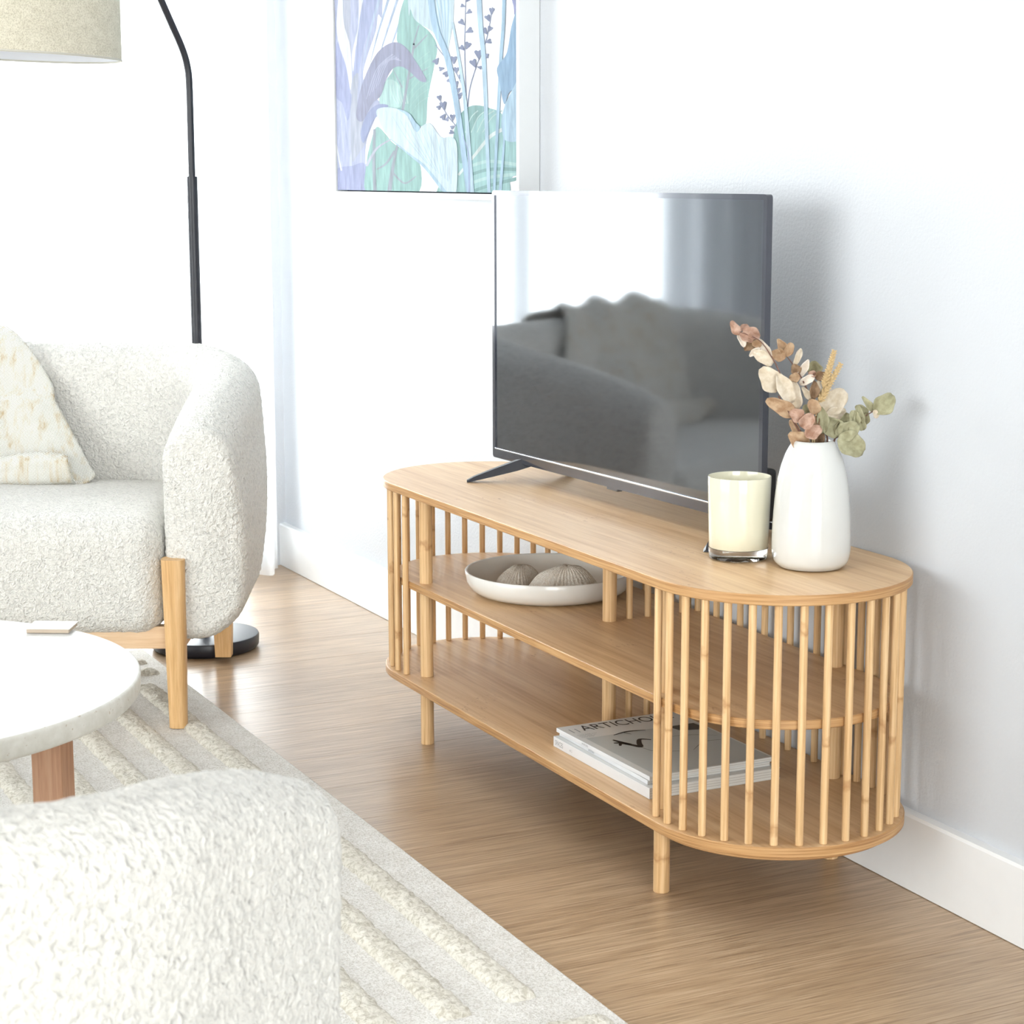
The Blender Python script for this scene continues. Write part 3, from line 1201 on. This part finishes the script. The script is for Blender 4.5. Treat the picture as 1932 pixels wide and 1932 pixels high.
T_ = -1600
lav, pur, gry, dpu = (176, 184, 220), (150, 158, 205), (172, 178, 198), (140, 142, 178)
tea, tel, dte = (140, 196, 190), (175, 218, 214), (112, 170, 168)
ltb, sky, blu, nav = (208, 232, 245), (172, 210, 236), (128, 168, 208), (108, 122, 164)
# purple strap leaves on the left
paint([(50, T_), (420, T_), (470, 0), (430, 130), (410, 270), (340, 480), (300, 660), (350, 800), (450, 900), (400, 1040), (330, 1230), (322, 1430), (340, 1700), (40, 1700), (40, 600)], lav)
paint([(60, 1480), (200, 1440), (320, 1430), (345, 1700), (50, 1700)], pur)
paint([(110, T_), (185, T_), (192, 0), (184, 280), (200, 470), (150, 300), (118, 120)], gry)
paint([(90, -40), (120, -40), (132, 200), (186, 400), (202, 660), (190, 780), (150, 560), (95, 400), (70, 230)], (240, 242, 248))
paint([(262, -500), (305, -500), (290, 280), (238, 400), (214, 620), (204, 480), (230, 340), (262, 150)], (242, 243, 249))
paint([(70, 380), (110, 460), (160, 620), (190, 860), (170, 1040), (110, 860), (65, 820)], pur)
paint([(300, 0), (430, -300), (440, 20), (380, 200), (300, 420), (260, 640), (215, 700), (240, 420)], (160, 170, 215))
paint([(200, 720), (260, 640), (250, 900), (300, 1000), (330, 1200), (250, 1350), (200, 1380), (190, 1000)], gry)
paint([(80, 860), (130, 830), (200, 820), (180, 1000), (160, 1040), (120, 900)], pur)
stroke([(70, 1250), (90, 1380), (112, 1480)], (6, 12), (240, 242, 250))
for x0_, dx in ((330, 60), (390, 90), (450, 120), (520, 150)):
    stroke([(x0_ - 30, 560), (x0_ + dx * .4, 300), (x0_ + dx + 60, 20 - dx)], (4, 26), (176, 196, 228))
# teal leaves
paint([(690, -60), (625, 90), (592, 320), (600, 400), (560, 600), (500, 700), (440, 880), (520, 950), (640, 990), (760, 1080), (842, 1080), (862, 850), (920, 560), (942, 400), (880, 280), (780, 190), (730, 90)], tea)
paint([(420, 1100), (370, 1220), (325, 1450), (350, 1700), (755, 1700), (800, 1450), (700, 1340), (560, 1240), (500, 1170)], tea)
paint([(500, 700), (600, 720), (640, 850), (620, 930), (520, 940), (440, 880)], tel)
for k in range(6):
    stroke([(530 + 30 * k, 660 + 10 * k), (545 + 26 * k, 800), (590 + 20 * k, 900)], (3, 7), (196, 228, 224))
for k in range(7):
    stroke([(690, 1010 - 60 * k), (780, 900 - 62 * k), (880, 830 - 64 * k)], (3, 6), (160, 208, 202))
stroke([(785, 220), (740, 380), (735, 430), (640, 980)], (8, 24), (150, 160, 178))
stroke([(860, 300), (745, 420)], (8, 12), (150, 160, 178))
stroke([(860, 595), (690, 690)], (6, 14), (150, 160, 178))
stroke([(560, 600), (640, 760)], (5, 12), (150, 160, 178))
stroke([(400, 1120), (395, 1400), (405, 1690)], (22, 30), (150, 162, 178))
stroke([(600, 1250), (560, 1450), (525, 1690)], (16, 40), (150, 162, 178))
stroke([(420, 1470), (500, 1420), (575, 1310)], (10, 22), (150, 162, 178))
stroke([(560, 1500), (660, 1590), (760, 1530)], (16, 10), (150, 162, 178))
stroke([(330, 1440), (420, 1290), (560, 1200)], (26, 10), (190, 196, 216))
# arching purple leaf
paint([(240, 1000), (290, 740), (390, 510), (480, 405), (580, 366), (665, 405), (745, 510), (850, 690), (800, 705), (715, 630), (640, 580), (565, 592), (505, 680), (455, 830), (380, 900), (300, 1050)], dpu)
for k in range(5):
    stroke([(330 + 26 * k, 860 - 30 * k), (420 + 26 * k, 600 - 18 * k), (560 + 18 * k, 470 + 14 * k)], (5, 12), (172, 178, 212))
paint([(280, 1150), (330, 1000), (420, 910), (520, 915), (470, 970), (380, 1060), (310, 1240)], (140, 152, 200))
# pale blue flowers
paint([(640, T_), (1150, T_), (1092, 0), (1080, 200), (1045, 400), (1030, 470), (980, 385), (900, 275), (760, 180), (715, 80), (690, 0)], ltb)
for k in range(6):
    stroke([(860 + 36 * k, -60), (930 + 22 * k, 180), (1010 + 4 * k, 420)], (14, 5), sky)
# round teal leaf
paint([(1100, 1700), (1105, 1300), (1085, 1170), (1140, 1000), (1250, 916), (1400, 940), (1500, 985), (1660, 1180), (1660, 1450), (1580, 1560), (1540, 1700)], (150, 204, 204))
paint([(1090, 1180), (1140, 1000), (1250, 916), (1400, 940), (1330, 1000), (1250, 1120), (1230, 1300), (1150, 1420), (1120, 1300)], dte)
stroke([(1130, 1520), (1260, 1360), (1400, 1190), (1520, 1120)], (20, 34), (222, 236, 236))
for k in range(4):
    stroke([(1240, 1440 + 75 * k), (1400, 1400 + 70 * k), (1640, 1430 + 40 * k)], (26, 30), dte if k % 2 else (176, 220, 220))
for k in range(4):
    stroke([(1190 + 50 * k, 1150), (1240 + 60 * k, 1020), (1300 + 70 * k, 960)], (6, 10), (190, 224, 222))
paint([(940, 1700), (970, 1600), (1020, 1640), (1040, 1700)], tea)
# dark sprigs
for st in ([(1200, -300), (1186, 250), (1184, 480), (1200, 960)], [(1425, 60), (1375, 330), (1290, 560), (1230, 760), (1208, 930)], [(930, 390), (1080, 590), (1140, 690), (1180, 790)], [(955, 830), (1020, 980), (1110, 1095)]):
    stroke(st, (6, 9), nav, 'painted_sprig')


def bud(x_, y_, ang, s):
    ca, sa = math.cos(ang), math.sin(ang)
    pts = [(0, 0), (.4, .22), (.85, .42), (1.0, .22), (.88, .02), (1.02, -.18), (.85, -.4), (.4, -.2)]
    paint([(x_ + (a * ca - b * sa) * s, y_ + (a * sa + b * ca) * s) for a, b in pts], nav, 2, True, 'painted_bud')


for (x_, y_, an, s) in ((1190, 60, 3.5, 60), (1195, 120, -.6, 75), (1185, 220, 3.9, 90), (1190, 285, -.5, 95), (1185, 440, 3.9, 80), (1195, 430, -1.2, 95), (1195, 20, -.9, 70),
                        (1415, 130, -1.5, 85), (1400, 190, -2.0, 90), (1385, 280, -1.1, 80), (1380, 300, -2.2, 90), (1360, 370, -.3, 80), (1340, 480, .1, 75), (1310, 520, -1.7, 120), (1280, 590, -2.0, 110), (1290, 580, .2, 60), (1330, 480, 1.1, 70),
                        (960, 500, 2.2, 90), (1010, 590, 2.9, 70), (1050, 610, 2.3, 90), (1090, 560, -1.6, 100), (1075, 660, 2.0, 90), (1110, 640, -1.5, 80), (1130, 700, 2.2, 90), (1140, 690, -1.3, 60), (1150, 760, 2.4, 70), (1165, 800, 2.3, 90),
                        (975, 880, -1.9, 75), (985, 910, 2.4, 70), (1010, 960, -1.8, 110), (1020, 985, 2.2, 85), (1040, 1010, 1.9, 60), (1080, 1050, -1.6, 80), (1100, 1090, 2.6, 60), (1100, 1160, 3.5, 70)):
    bud(x_, y_, an, s * .72)
# tall stems
stroke([(860, T_), (895, 0), (1040, 520), (1130, 1000), (1225, 1690)], (60, 44), (166, 204, 234))
stroke([(1080, 190), (1150, 600), (1200, 1000), (1250, 1690)], (18, 40), (188, 220, 240))
stroke([(1260, T_), (1310, 0), (1350, 500), (1372, 1000), (1398, 1690)], (50, 28), (182, 216, 240))
stroke([(1545, T_), (1528, 0), (1500, 500), (1470, 1100), (1440, 1690)], (34, 24), (166, 206, 234))
stroke([(1540, 1000), (1520, 1350), (1490, 1690)], (10, 30), (170, 208, 236))
stroke([(1170, 1180), (1220, 1350), (1225, 1690)], (6, 18), (150, 172, 212))
# lower pale flower
paint([(420, 962), (500, 930), (620, 950), (690, 1010), (762, 1142), (820, 1090), (890, 1074), (980, 1190), (1075, 1188), (1122, 1290), (1112, 1700), (1035, 1700), (850, 1460), (700, 1330), (540, 1205), (455, 1080)], (214, 236, 247))
for k in range(9):
    stroke([(560 + 62 * k, 1010 + 26 * k), (680 + 50 * k, 1200 + 22 * k), (860 + 26 * k, 1420 + 22 * k)], (4, 8), (190, 220, 238))
stroke([(540, 1205), (700, 1335), (850, 1460), (1030, 1690)], (6, 34), (176, 212, 236))
paint([(600, 945), (690, 1010), (762, 1142), (800, 1105), (760, 1060), (700, 980)], sky)
# blue leaves at the right edge
paint([(1700, T_), (1600, T_), (1590, -200), (1612, 60), (1625, 130), (1700, 60)], (140, 146, 200))
paint([(1660, 100), (1600, 200), (1565, 400), (1540, 485), (1468, 590), (1490, 720), (1530, 905), (1575, 800), (1680, 690)], (132, 176, 214))
paint([(1680, 690), (1570, 840), (1522, 960), (1506, 1090), (1545, 1220), (1680, 1170)], (176, 212, 238))

# ------------------------------------------------------------------ vase and dried stems
vz = ZT + .0003
vb = pix(1539, 1082, 2, ZT)
VC = Vector((vb.x, vb.y, 0)) + Vector((fw.x, fw.y, 0)).normalized() * .0495
VC.z = vz
vs = empty('vase', VC)
tag(vs, 'glossy white ceramic vase holding dried eucalyptus at the end of the bamboo unit', 'vase')
prof = [(0, .001), (.040, .001), (.047, .003), (.0525, .009), (.0552, .018), (.0562, .030), (.0558, .055), (.0545, .080), (.0525, .105), (.0495, .128), (.0455, .146), (.0400, .162), (.0330, .1755), (.0285, .1815), (.0268, .1826), (.0250, .1815), (.0265, .175), (.035, .155), (.043, .12), (.045, .05), (.03, .012), (0, .012)]
pc = [Vector((a, b, 0)) for a, b in prof]
pr_ = [(p.x if p.x > 0 else 0, p.y) for p in catmull(pc[:15], 4)] + [(p.x, p.y) for p in pc[15:]]
V, F = lathe(pr_, 96)
ncut = len(catmull(pc[:15], 4))
kk = len(pr_)
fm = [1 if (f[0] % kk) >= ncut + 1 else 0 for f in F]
mesh('vase_body', V, F, None, vs, True, mats=[M['white_cer'], M['vase_in']], fm=fm)

vdir = Vector((fw.x, fw.y, 0)).normalized()


def fp(X, Y, d=0.0):
    """bouquet coordinates (a frontal plane through the vase axis) -> world, d behind that plane"""
    px, py = 1340 + X / 5.367, 600 + Y / 5.367
    dr = fw + rt * ((px - 966) / FPX) - up * ((py - 966) / FPX)
    t = ((VC + vdir * d - CAM).dot(vdir)) / dr.dot(vdir)
    return CAM + dr * t


LC = {'cream': (srgb(222, 210, 192), srgb(200, 184, 160)), 'pink': (srgb(198, 166, 148), srgb(158, 120, 100)), 'tan': (srgb(190, 162, 132), srgb(156, 122, 92)),
      'sage': (srgb(176, 172, 142), srgb(150, 146, 116)), 'olive': (srgb(150, 146, 116), srgb(120, 112, 84)), 'brown': (srgb(150, 124, 98), srgb(112, 86, 64)), 'white': (srgb(236, 226, 214), srgb(214, 200, 184))}
LM = {k: mat_leaf('dried_leaf_' + k, *v) for k, v in LC.items()}


def leaf(root, a, b, wd, col, d, curl, twist):
    A, B = fp(a[0], a[1], d), fp(b[0], b[1], d + .012 * twist)
    ln = (B - A).length
    w_ = wd / 5.367 / 1290 / 2
    ydir = (B - A).normalized()
    nrm = (-fw).cross(ydir).cross(ydir) * -1
    nrm = (-fw - ydir * (-fw).dot(ydir)).normalized()
    xdir = ydir.cross(nrm)
    ny_, nx_ = 10, 8
    V, F = [], []
    for j in range(ny_ + 1):
        t = j / ny_
        ww = w_ * (math.sin(PI * min(1, t * .93 + .035) ** .85) ** .62) * (1 + .10 * math.sin(t * 9 + a[0]))
        for i in range(nx_ + 1):
            s = -1 + 2 * i / nx_
            off = curl * (.75 * abs(s) + .7 * s * s) * ww + .35 * curl * math.sin(PI * t) * ln * .5 + twist * s * ww * .9 + .12 * ww * math.sin(s * 4 + t * 7 + a[1])
            V.append(A + ydir * (t * ln) + xdir * (s * ww) + nrm * off)
    for j in range(ny_):
        for i in range(nx_):
            k = j * (nx_ + 1) + i
            F.append((k, k + 1, k + nx_ + 2, k + nx_ + 1))
    o = mesh('leaf', [v - root.location for v in V], F, LM[col], root)
    md = o.modifiers.new('thick', 'SOLIDIFY'); md.thickness = .0007; md.offset = 0
    return o


def branch(label, stem, leaves, rad=.0013, name='eucalyptus_branch', d0=0.0, side=()):
    base = VC + Vector((0, 0, .03))
    root = empty(name, base)
    tag(root, label, 'dried branch', 'dried eucalyptus branches in the white vase')
    X0, Y0 = stem[0]
    P = [VC + Vector((rt.x, rt.y, 0)) * ((X0 - 1100) / 5.367 / 1290 * .2) + Vector((0, 0, .035))]
    P += [fp(X, Y, d0 * (k + 1) / len(stem)) for k, (X, Y) in enumerate(stem)]
    pts = catmull([p - base for p in P], 8)
    V, F = tube(pts, [rad * (1.2 - .7 * i / (len(pts) - 1)) for i in range(len(pts))], 8)
    mesh('stem', V, F, M['stem'], root)
    for sd in side:
        pts = catmull([fp(X, Y, d0 * .6) - base for X, Y in sd], 6)
        V, F = tube(pts, rad * .6, 6)
        mesh('twig', V, F, M['stem'], root)
    for q in leaves:
        leaf(root, *q)
    return root


branch('dried eucalyptus branch with pinkish tip leaning left across the television',
       [(1005, 1330), (900, 1130), (820, 960), (760, 700), (700, 545), (625, 400), (500, 230), (300, 140)],
       [((330, 120), (500, 195), 115, 'pink', -.008, .7, .3), ((300, 165), (213, 28), 85, 'pink', -.004, -.6, .4), ((295, 150), (345, 295), 75, 'white', .004, .6, -.5),
        ((300, 120), (385, 75), 70, 'pink', .01, .5, .5), ((300, 160), (430, 240), 90, 'pink', -.012, .8, -.2), ((480, 225), (345, 325), 85, 'brown', .006, .6, .3),
        ((480, 215), (625, 440), 75, 'white', .008, .7, -.4), ((500, 300), (398, 388), 60, 'white', -.004, .5, .4), ((630, 470), (430, 335), 115, 'cream', -.006, .5, .3),
        ((690, 735), (515, 505), 215, 'cream', -.004, .25, .2), ((825, 860), (680, 565), 165, 'cream', -.010, .35, -.2), ((880, 920), (835, 635), 115, 'cream', -.002, .4, .4),
        ((520, 270), (420, 260), 80, 'tan', .0, .6, .2)], d0=-.02)
branch('dried eucalyptus branch with small tan leaves rising in the middle of the bouquet',
       [(1140, 1330), (1085, 960), (1015, 800), (910, 580), (830, 460), (735, 340)],
       [((765, 390), (600, 365), 120, 'tan', -.004, .4, .3), ((745, 350), (680, 212), 100, 'tan', .004, .7, -.4), ((760, 390), (825, 252), 90, 'tan', -.002, .6, .4),
        ((850, 480), (917, 308), 60, 'cream', .0, .8, .5), ((890, 575), (835, 470), 100, 'brown', -.004, .4, .1), ((900, 590), (995, 420), 80, 'white', .004, .7, -.4), ((910, 600), (800, 610), 90, 'tan', -.006, .5, .2),
        ((1060, 585), (1040, 435), 135, 'olive', .008, .4, .3), ((1060, 600), (1185, 572), 90, 'brown', .004, .5, -.3), ((1050, 590), (905, 670), 85, 'white', .0, .6, .3), ((1040, 820), (1055, 640), 90, 'brown', -.002, .8, .2),
        ((1085, 800), (1092, 630), 70, 'cream', .006, .7, -.3), ((1075, 970), (1010, 825), 125, 'tan', -.010, .5, .2), ((990, 560), (1080, 575), 60, 'pink', .002, .6, .2), ((1010, 830), (930, 700), 60, 'cream', .0, .7, .4)],
       d0=.0, side=([(1060, 880), (1050, 700), (1050, 560)],))
branch('dried eucalyptus branch with sage green leaves spreading to the right',
       [(1235, 1330), (1290, 1200), (1420, 1090), (1560, 1000), (1680, 925)],
       [((1670, 960), (1845, 775), 190, 'sage', .0, .6, .3), ((1650, 950), (1538, 795), 70, 'sage', .004, .5, -.3), ((1660, 930), (1685, 1015), 60, 'cream', -.002, .5, .2),
        ((1590, 985), (1470, 890), 95, 'sage', .006, .5, .2), ((1500, 1110), (1495, 885), 110, 'sage', .004, .6, -.3), ((1470, 1090), (1440, 935), 110, 'sage', -.004, .5, .3), ((1550, 1085), (1585, 960), 80, 'olive', .0, .6, .2),
        ((1285, 1205), (1185, 1010), 190, 'sage', -.004, .4, .3), ((1280, 1200), (1390, 960), 130, 'olive', .002, .6, -.3), ((1300, 1200), (1550, 1362), 250, 'sage', -.010, .35, .2), ((1300, 1190), (1500, 1080), 190, 'sage', -.006, .4, -.2),
        ((1540, 1140), (1500, 1000), 90, 'sage', .0, .6, .2)], d0=.0)
branch('short dried eucalyptus branch with round tan leaves just above the vase mouth',
       [(1010, 1332), (930, 1190), (850, 1060), (800, 960), (690, 790)],
       [((860, 985), (565, 830), 150, 'tan', -.014, .5, .3), ((935, 1030), (810, 940), 135, 'pink', -.020, .4, .2), ((930, 1110), (1035, 970), 150, 'pink', -.018, .4, -.2), ((960, 1190), (1125, 1110), 140, 'pink', -.020, .4, .2),
        ((990, 1310), (795, 1170), 170, 'tan', -.006, .5, .3), ((880, 1170), (810, 1030), 80, 'tan', -.004, .5, .3), ((1010, 1130), (1090, 1000), 110, 'brown', -.008, .4, .2)], d0=-.02, rad=.0016)
branch('dried eucalyptus branch with pale round leaves at the back of the bouquet',
       [(1180, 1330), (1160, 1150), (1150, 1000), (1200, 880)],
       [((1130, 930), (1375, 745), 245, 'cream', .016, .25, .2), ((1160, 1010), (1370, 930), 130, 'cream', .010, .4, .3), ((1140, 1170), (1120, 900), 110, 'sage', -.004, .6, .3), ((1090, 1340), (1060, 1060), 130, 'brown', .006, .5, .2),
        ((1000, 960), (950, 880), 90, 'sage', .008, .5, .2)], d0=.02)


def spike(label, stem, head):
    base = VC + Vector((0, 0, .03))
    root = empty('dried_grass_spike', base)
    tag(root, label, 'dried grass', 'dried grass spikes in the white vase')
    pts = catmull([VC + Vector((0, 0, .035)) - base] + [fp(X, Y, -.006) - base for X, Y in stem], 8)
    V, F = tube(pts, .0009, 8)
    mesh('stalk', V, F, M['wheat'], root)
    a, b = fp(*head[0], -.006) - base, fp(*head[1], -.006) - base
    V, F = [], []
    ax_ = (b - a).normalized()
    s1 = ax_.orthogonal().normalized()
    s2 = ax_.cross(s1)
    nk = 16
    core = tube([a, a.lerp(b, .5), b], [.0026, .0028, .0016], 8)
    V += core[0]; F += core[1]
    for k in range(nk):                             # overlapping husks
        p = a.lerp(b, k / nk)
        for q in range(5):
            g2 = q * 2 * PI / 5 + k * .7
            o_ = s1 * math.cos(g2) + s2 * math.sin(g2)
            tn = ax_.cross(o_)
            i0 = len(V)
            sc = .0031 * (1 - .35 * k / nk)
            V += [p + o_ * sc * .5 - tn * sc * .7, p + o_ * sc * .5 + tn * sc * .7, p + o_ * sc * 2.3 + ax_ * sc * 1.9, p + o_ * sc * .6 + ax_ * sc * 2.2]
            F += [(i0, i0 + 1, i0 + 2), (i0 + 1, i0 + 3, i0 + 2), (i0 + 3, i0, i0 + 2)]
    mesh('seed_head', V, F, M['wheat'], root, False)


spike('taller dried golden grass spike in the vase, the left of two', [(1030, 1330), (1090, 900), (1165, 640)], ((1150, 700), (1258, 330)))
spike('shorter dried golden grass spike in the vase, leaning right', [(1050, 1330), (1075, 950), (1110, 830)], ((1105, 850), (1325, 460)))

# ------------------------------------------------------------------ candle
cb = pix(1399, 1063, 2, ZT)
CC = Vector((cb.x, cb.y, 0)) + vdir * .042
CC.z = ZT + .0003
cn = empty('candle', CC)
tag(cn, 'cream candle in a straight glass jar with a clear base, beside the vase', 'candle')
V, F = lathe([(0, 0), (.0405, 0), (.0425, .0015), (.0432, .0045), (.0436, .0165), (0, .0165)], 72)
o = mesh('glass_base', V, F, M['glass'], cn); o.data.set_sharp_from_angle(angle=math.radians(35))
V, F = lathe([(0, .0166), (.0425, .0166), (.0435, .0175), (.0440, .04), (.0463, .1195), (.0460, .1215), (.0448, .1215), (.0443, .119), (.0425, .05), (.041, .0205), (0, .0205)], 72)
o = mesh('jar', V, F, M['cream'], cn); o.data.set_sharp_from_angle(angle=math.radians(50))
V, F = lathe([(0, .022), (.0405, .022), (.0420, .05), (.0434, .0925), (.040, .0905), (0, .090)], 48)
mesh('wax', V, F, M['wax'], cn)
V, F = tube([(0, 0, .088), (.001, 0, .095), (.003, 0, .101)], .0009, 6)
mesh('wick', V, F, M['ink'], cn)

# ------------------------------------------------------------------ bowl with corals
bc = pix(1036, 1074, 2, ZM + .043)
BC = Vector((bc.x, bc.y, ZM + .0003))
bl = empty('bowl', BC)
tag(bl, 'wide shallow white ceramic bowl holding coral on the middle shelf', 'bowl')
br = .1495
V, F = lathe([(0, .002), (.105, .002), (.108, 0), (.112, 0), (.116, .002), (.129, .005), (.139, .012), (.146, .023), (br, .042), (br - .0012, .0434), (br - .0042, .043), (br - .0048, .041)], 96)
mesh('bowl_body', V, F, M['bowl'], bl)
V, F = lathe([(br - .0047, .0412), (br - .009, .024), (br - .018, .014), (br - .032, .0085), (0, .0075)], 96)
mesh('bowl_inside', V, F, M['bowl_in'], bl)


def coral(px_, py_, rx, ry, h, rot, skew, label, dz=0.0):
    p = pix(px_, py_, 2, ZM + .012)
    V, F = [], []
    na, nr = 170, 22
    nz0 = random.random() * 50
    for j in range(nr + 1):
        t = j / nr
        for i in range(na):
            a = 2 * PI * i / na
            lob = 1 + .10 * math.sin(2 * a + 1) + .07 * math.sin(3 * a + 2.1) + .05 * math.sin(5 * a)
            rr_ = t * lob
            rib = math.sin(a * 40 + 1.2 * math.sin(t * 5)) * .0019 * min(1, t * 4) * (1 - .5 * t)
            z = h * (1 - t ** 2.1) ** .75 if t < 1 else 0
            x_, y_ = rx * rr_ * math.cos(a) + skew * (1 - t), ry * rr_ * math.sin(a)
            z += rib + .003 * noise.noise(Vector((x_ * 40 + nz0, y_ * 40, 0)))
            V.append((x_, y_, max(.0004, z + .002 * (1 - t))))
    for j in range(nr):
        for i in range(na):
            i2 = (i + 1) % na
            F.append((j * na + i, (j + 1) * na + i, (j + 1) * na + i2, j * na + i2))
    F.append(tuple(nr * na + i for i in range(na)))
    o = mesh('coral', V, F, M['coral'], None, True, (p.x, p.y, ZM + .0085 + dz))
    o.rotation_euler = (0, 0, rot)
    tag(o, label, 'coral')
    return o


coral(976, 1101, .056, .038, .034, .5, .012, 'smaller ribbed cream coral lying left in the white bowl')
c2 = coral(1058, 1113, .062, .038, .046, -.3, .012, 'larger ribbed cream coral lying right in the white bowl')


# ------------------------------------------------------------------ magazines
def magazine(x0, x1, y0, y1, z0, z1, label, rz, top_mat):
    cx_, cy_ = (x0 + x1) / 2, (y0 + y1) / 2
    root = empty('magazine', (cx_, cy_, z0), rz)
    tag(root, label, 'magazine', 'magazines stacked on the bottom shelf')
    hx, hy, h = (x1 - x0) / 2, (y1 - y0) / 2, z1 - z0
    t = .0006
    bmobj('pages', box(-hx + .001, hx - .0012, -hy + .0008, hy - .0008, t, h - t, 0), M['paper'], root)
    for k in range(3 if h > .01 else 1):
        zz = t + (h - 2 * t) * (k + 1) / (4 if h > .01 else 2)
        bmobj('page_section', box(-hx + .001, hx - .0008, -hy + .0004, hy - .0004, zz - .0003, zz + .0003, 0), M['page_gap'], root)
    bmobj('cover_front', box(-hx, hx, -hy, hy, h - t, h, 0), top_mat, root)
    bmobj('cover_back', box(-hx, hx, -hy, hy, 0, t, 0), M['cover'], root)
    bmobj('spine', box(-hx - .0005, -hx + .0012, -hy, hy, 0, h, .0004, 1), M['spine'], root)
    return root, hx, hy, h


def text(body, size, mat, parent, loc, rot, name, sx=1.0):
    cu = bpy.data.curves.new(name, 'FONT')
    cu.body = body
    cu.size = size
    cu.align_x = 'LEFT'
    t = bpy.data.objects.new(name, cu)
    C.objects.link(t)
    dg = bpy.context.evaluated_depsgraph_get()
    me = bpy.data.meshes.new_from_object(t.evaluated_get(dg))
    bpy.data.objects.remove(t)
    me.materials.clear()
    me.materials.append(mat)
    o = bpy.data.objects.new(name, me)
    link(o, parent)
    o.location = loc
    o.rotation_euler = rot
    o.scale = (sx, 1, 1)
    return o


SP = (PI / 2, 0, -PI / 2)                       # lettering on a spine that faces the room
z_ = ZL + .0003
ma, hx, hy, h = magazine(-.1488, .0812, .0968, .4025, z_, z_ + .0168, 'thick white magazine with printed spine at the bottom of the stack', 0, M['cover'])
text('SPACES', .0115, M['ink_grey'], ma, (-hx - .0007, hy - .006, .0045), SP, 'spine_lettering', .72)
text('vol. 2', .006, M['ink_grey'], ma, (-hx - .0007, hy - .055, .0062), SP, 'spine_lettering', .7)
mb, hx, hy, h = magazine(-.1410, .0745, .112, .399, z_ + .0171, z_ + .0236, 'thin white magazine in the middle of the stack', -.012, M['cover'])
text('artichoke', .0065, M['ink_grey'], mb, (-hx - .0007, hy - .10, .0015), SP, 'spine_lettering', .8)
mc, hx, hy, h = magazine(-.1430, .0765, .110, .402, z_ + .0239, z_ + .0304, 'white magazine with a large black title and grey cover photo, topmost', .010, M['cover'])
text('artichoke', .0065, M['ink_grey'], mc, (-hx - .0007, hy - .085, .0015), SP, 'spine_lettering', .8)
ct = h + .0002


def flat(name, pts, mat, z, parent):
    return mesh(name, [(a, b, z) for a, b in pts], [tuple(range(len(pts)))], mat, parent, False)


flat('cover_picture', [(-hx + .012, -hy + .004), (hx - .004, -hy + .004), (hx - .004, hy - .075), (-hx + .012, hy - .075)], M['photo'], ct, mc)
text('ARTICHOKE', .040, M['ink'], mc, (-hx + .031, hy - .036, ct), (0, 0, 0), 'cover_title', .765)
text('11', .030, M['ink_grey'], mc, (-hx + .006, hy - .040, ct), (0, 0, 0), 'issue_number', .7)
for k in range(3):
    text('interior design architecture' [: 22 - 3 * k], .0052, M['ink_grey'], mc, (-hx + .008, hy - .056 - .0065 * k, ct), (0, 0, 0), 'cover_text', .8)
# the black dog-like ornament, dark screen and furniture lines of the cover photo
M['screen_grey'] = plain('printed_dark_grey', srgb(60, 62, 64), .4)
flat('cover_print', [(.052, hy - .078), (.100, hy - .078), (.104, hy - .118), (.058, hy - .105)], M['screen_grey'], ct + .0002, mc)
for pts, wd in (([(-.070, .006), (-.062, .012), (-.052, .004), (-.044, -.004), (-.036, .006), (-.024, .016), (-.010, .010)], .006), ([(-.064, .026), (-.058, .014), (-.050, .006)], .005), ([(-.072, .016), (-.060, .014)], .004),
                ([(-.046, -.004), (-.040, -.020), (-.034, -.036)], .0012), ([(-.034, -.036), (-.010, -.052), (.012, -.060)], .0012), ([(.010, .020), (.060, .012), (.096, -.01)], .0012),
                ([(.02, -.06), (.06, -.03), (.10, -.035)], .0012), ([(-.05, .066), (-.02, .074), (.01, .068)], .003), ([(-.03, .074), (-.022, .058)], .002)):
    P = catmull([(a, b * 1.7 if abs(b) < .03 and pts[0][0] < -.04 else b, 0) for a, b in pts], 6)
    n = len(P)
    lf, rg = [], []
    for i, p in enumerate(P):
        t_ = (P[min(n - 1, i + 1)] - P[max(0, i - 1)]).normalized()
        ww = wd * (1.5 if wd > .002 else 1.0) * (.35 + .65 * math.sin(PI * (i + .5) / n)) / 2
        lf.append((p.x - t_.y * ww, p.y + t_.x * ww)); rg.append((p.x + t_.y * ww, p.y - t_.x * ww))
    mesh('cover_print', [(a, b, ct + .0003) for a, b in lf + rg], [(i, i + 1, n + i + 1, n + i) for i in range(n - 1)], M['ink'], mc, False)
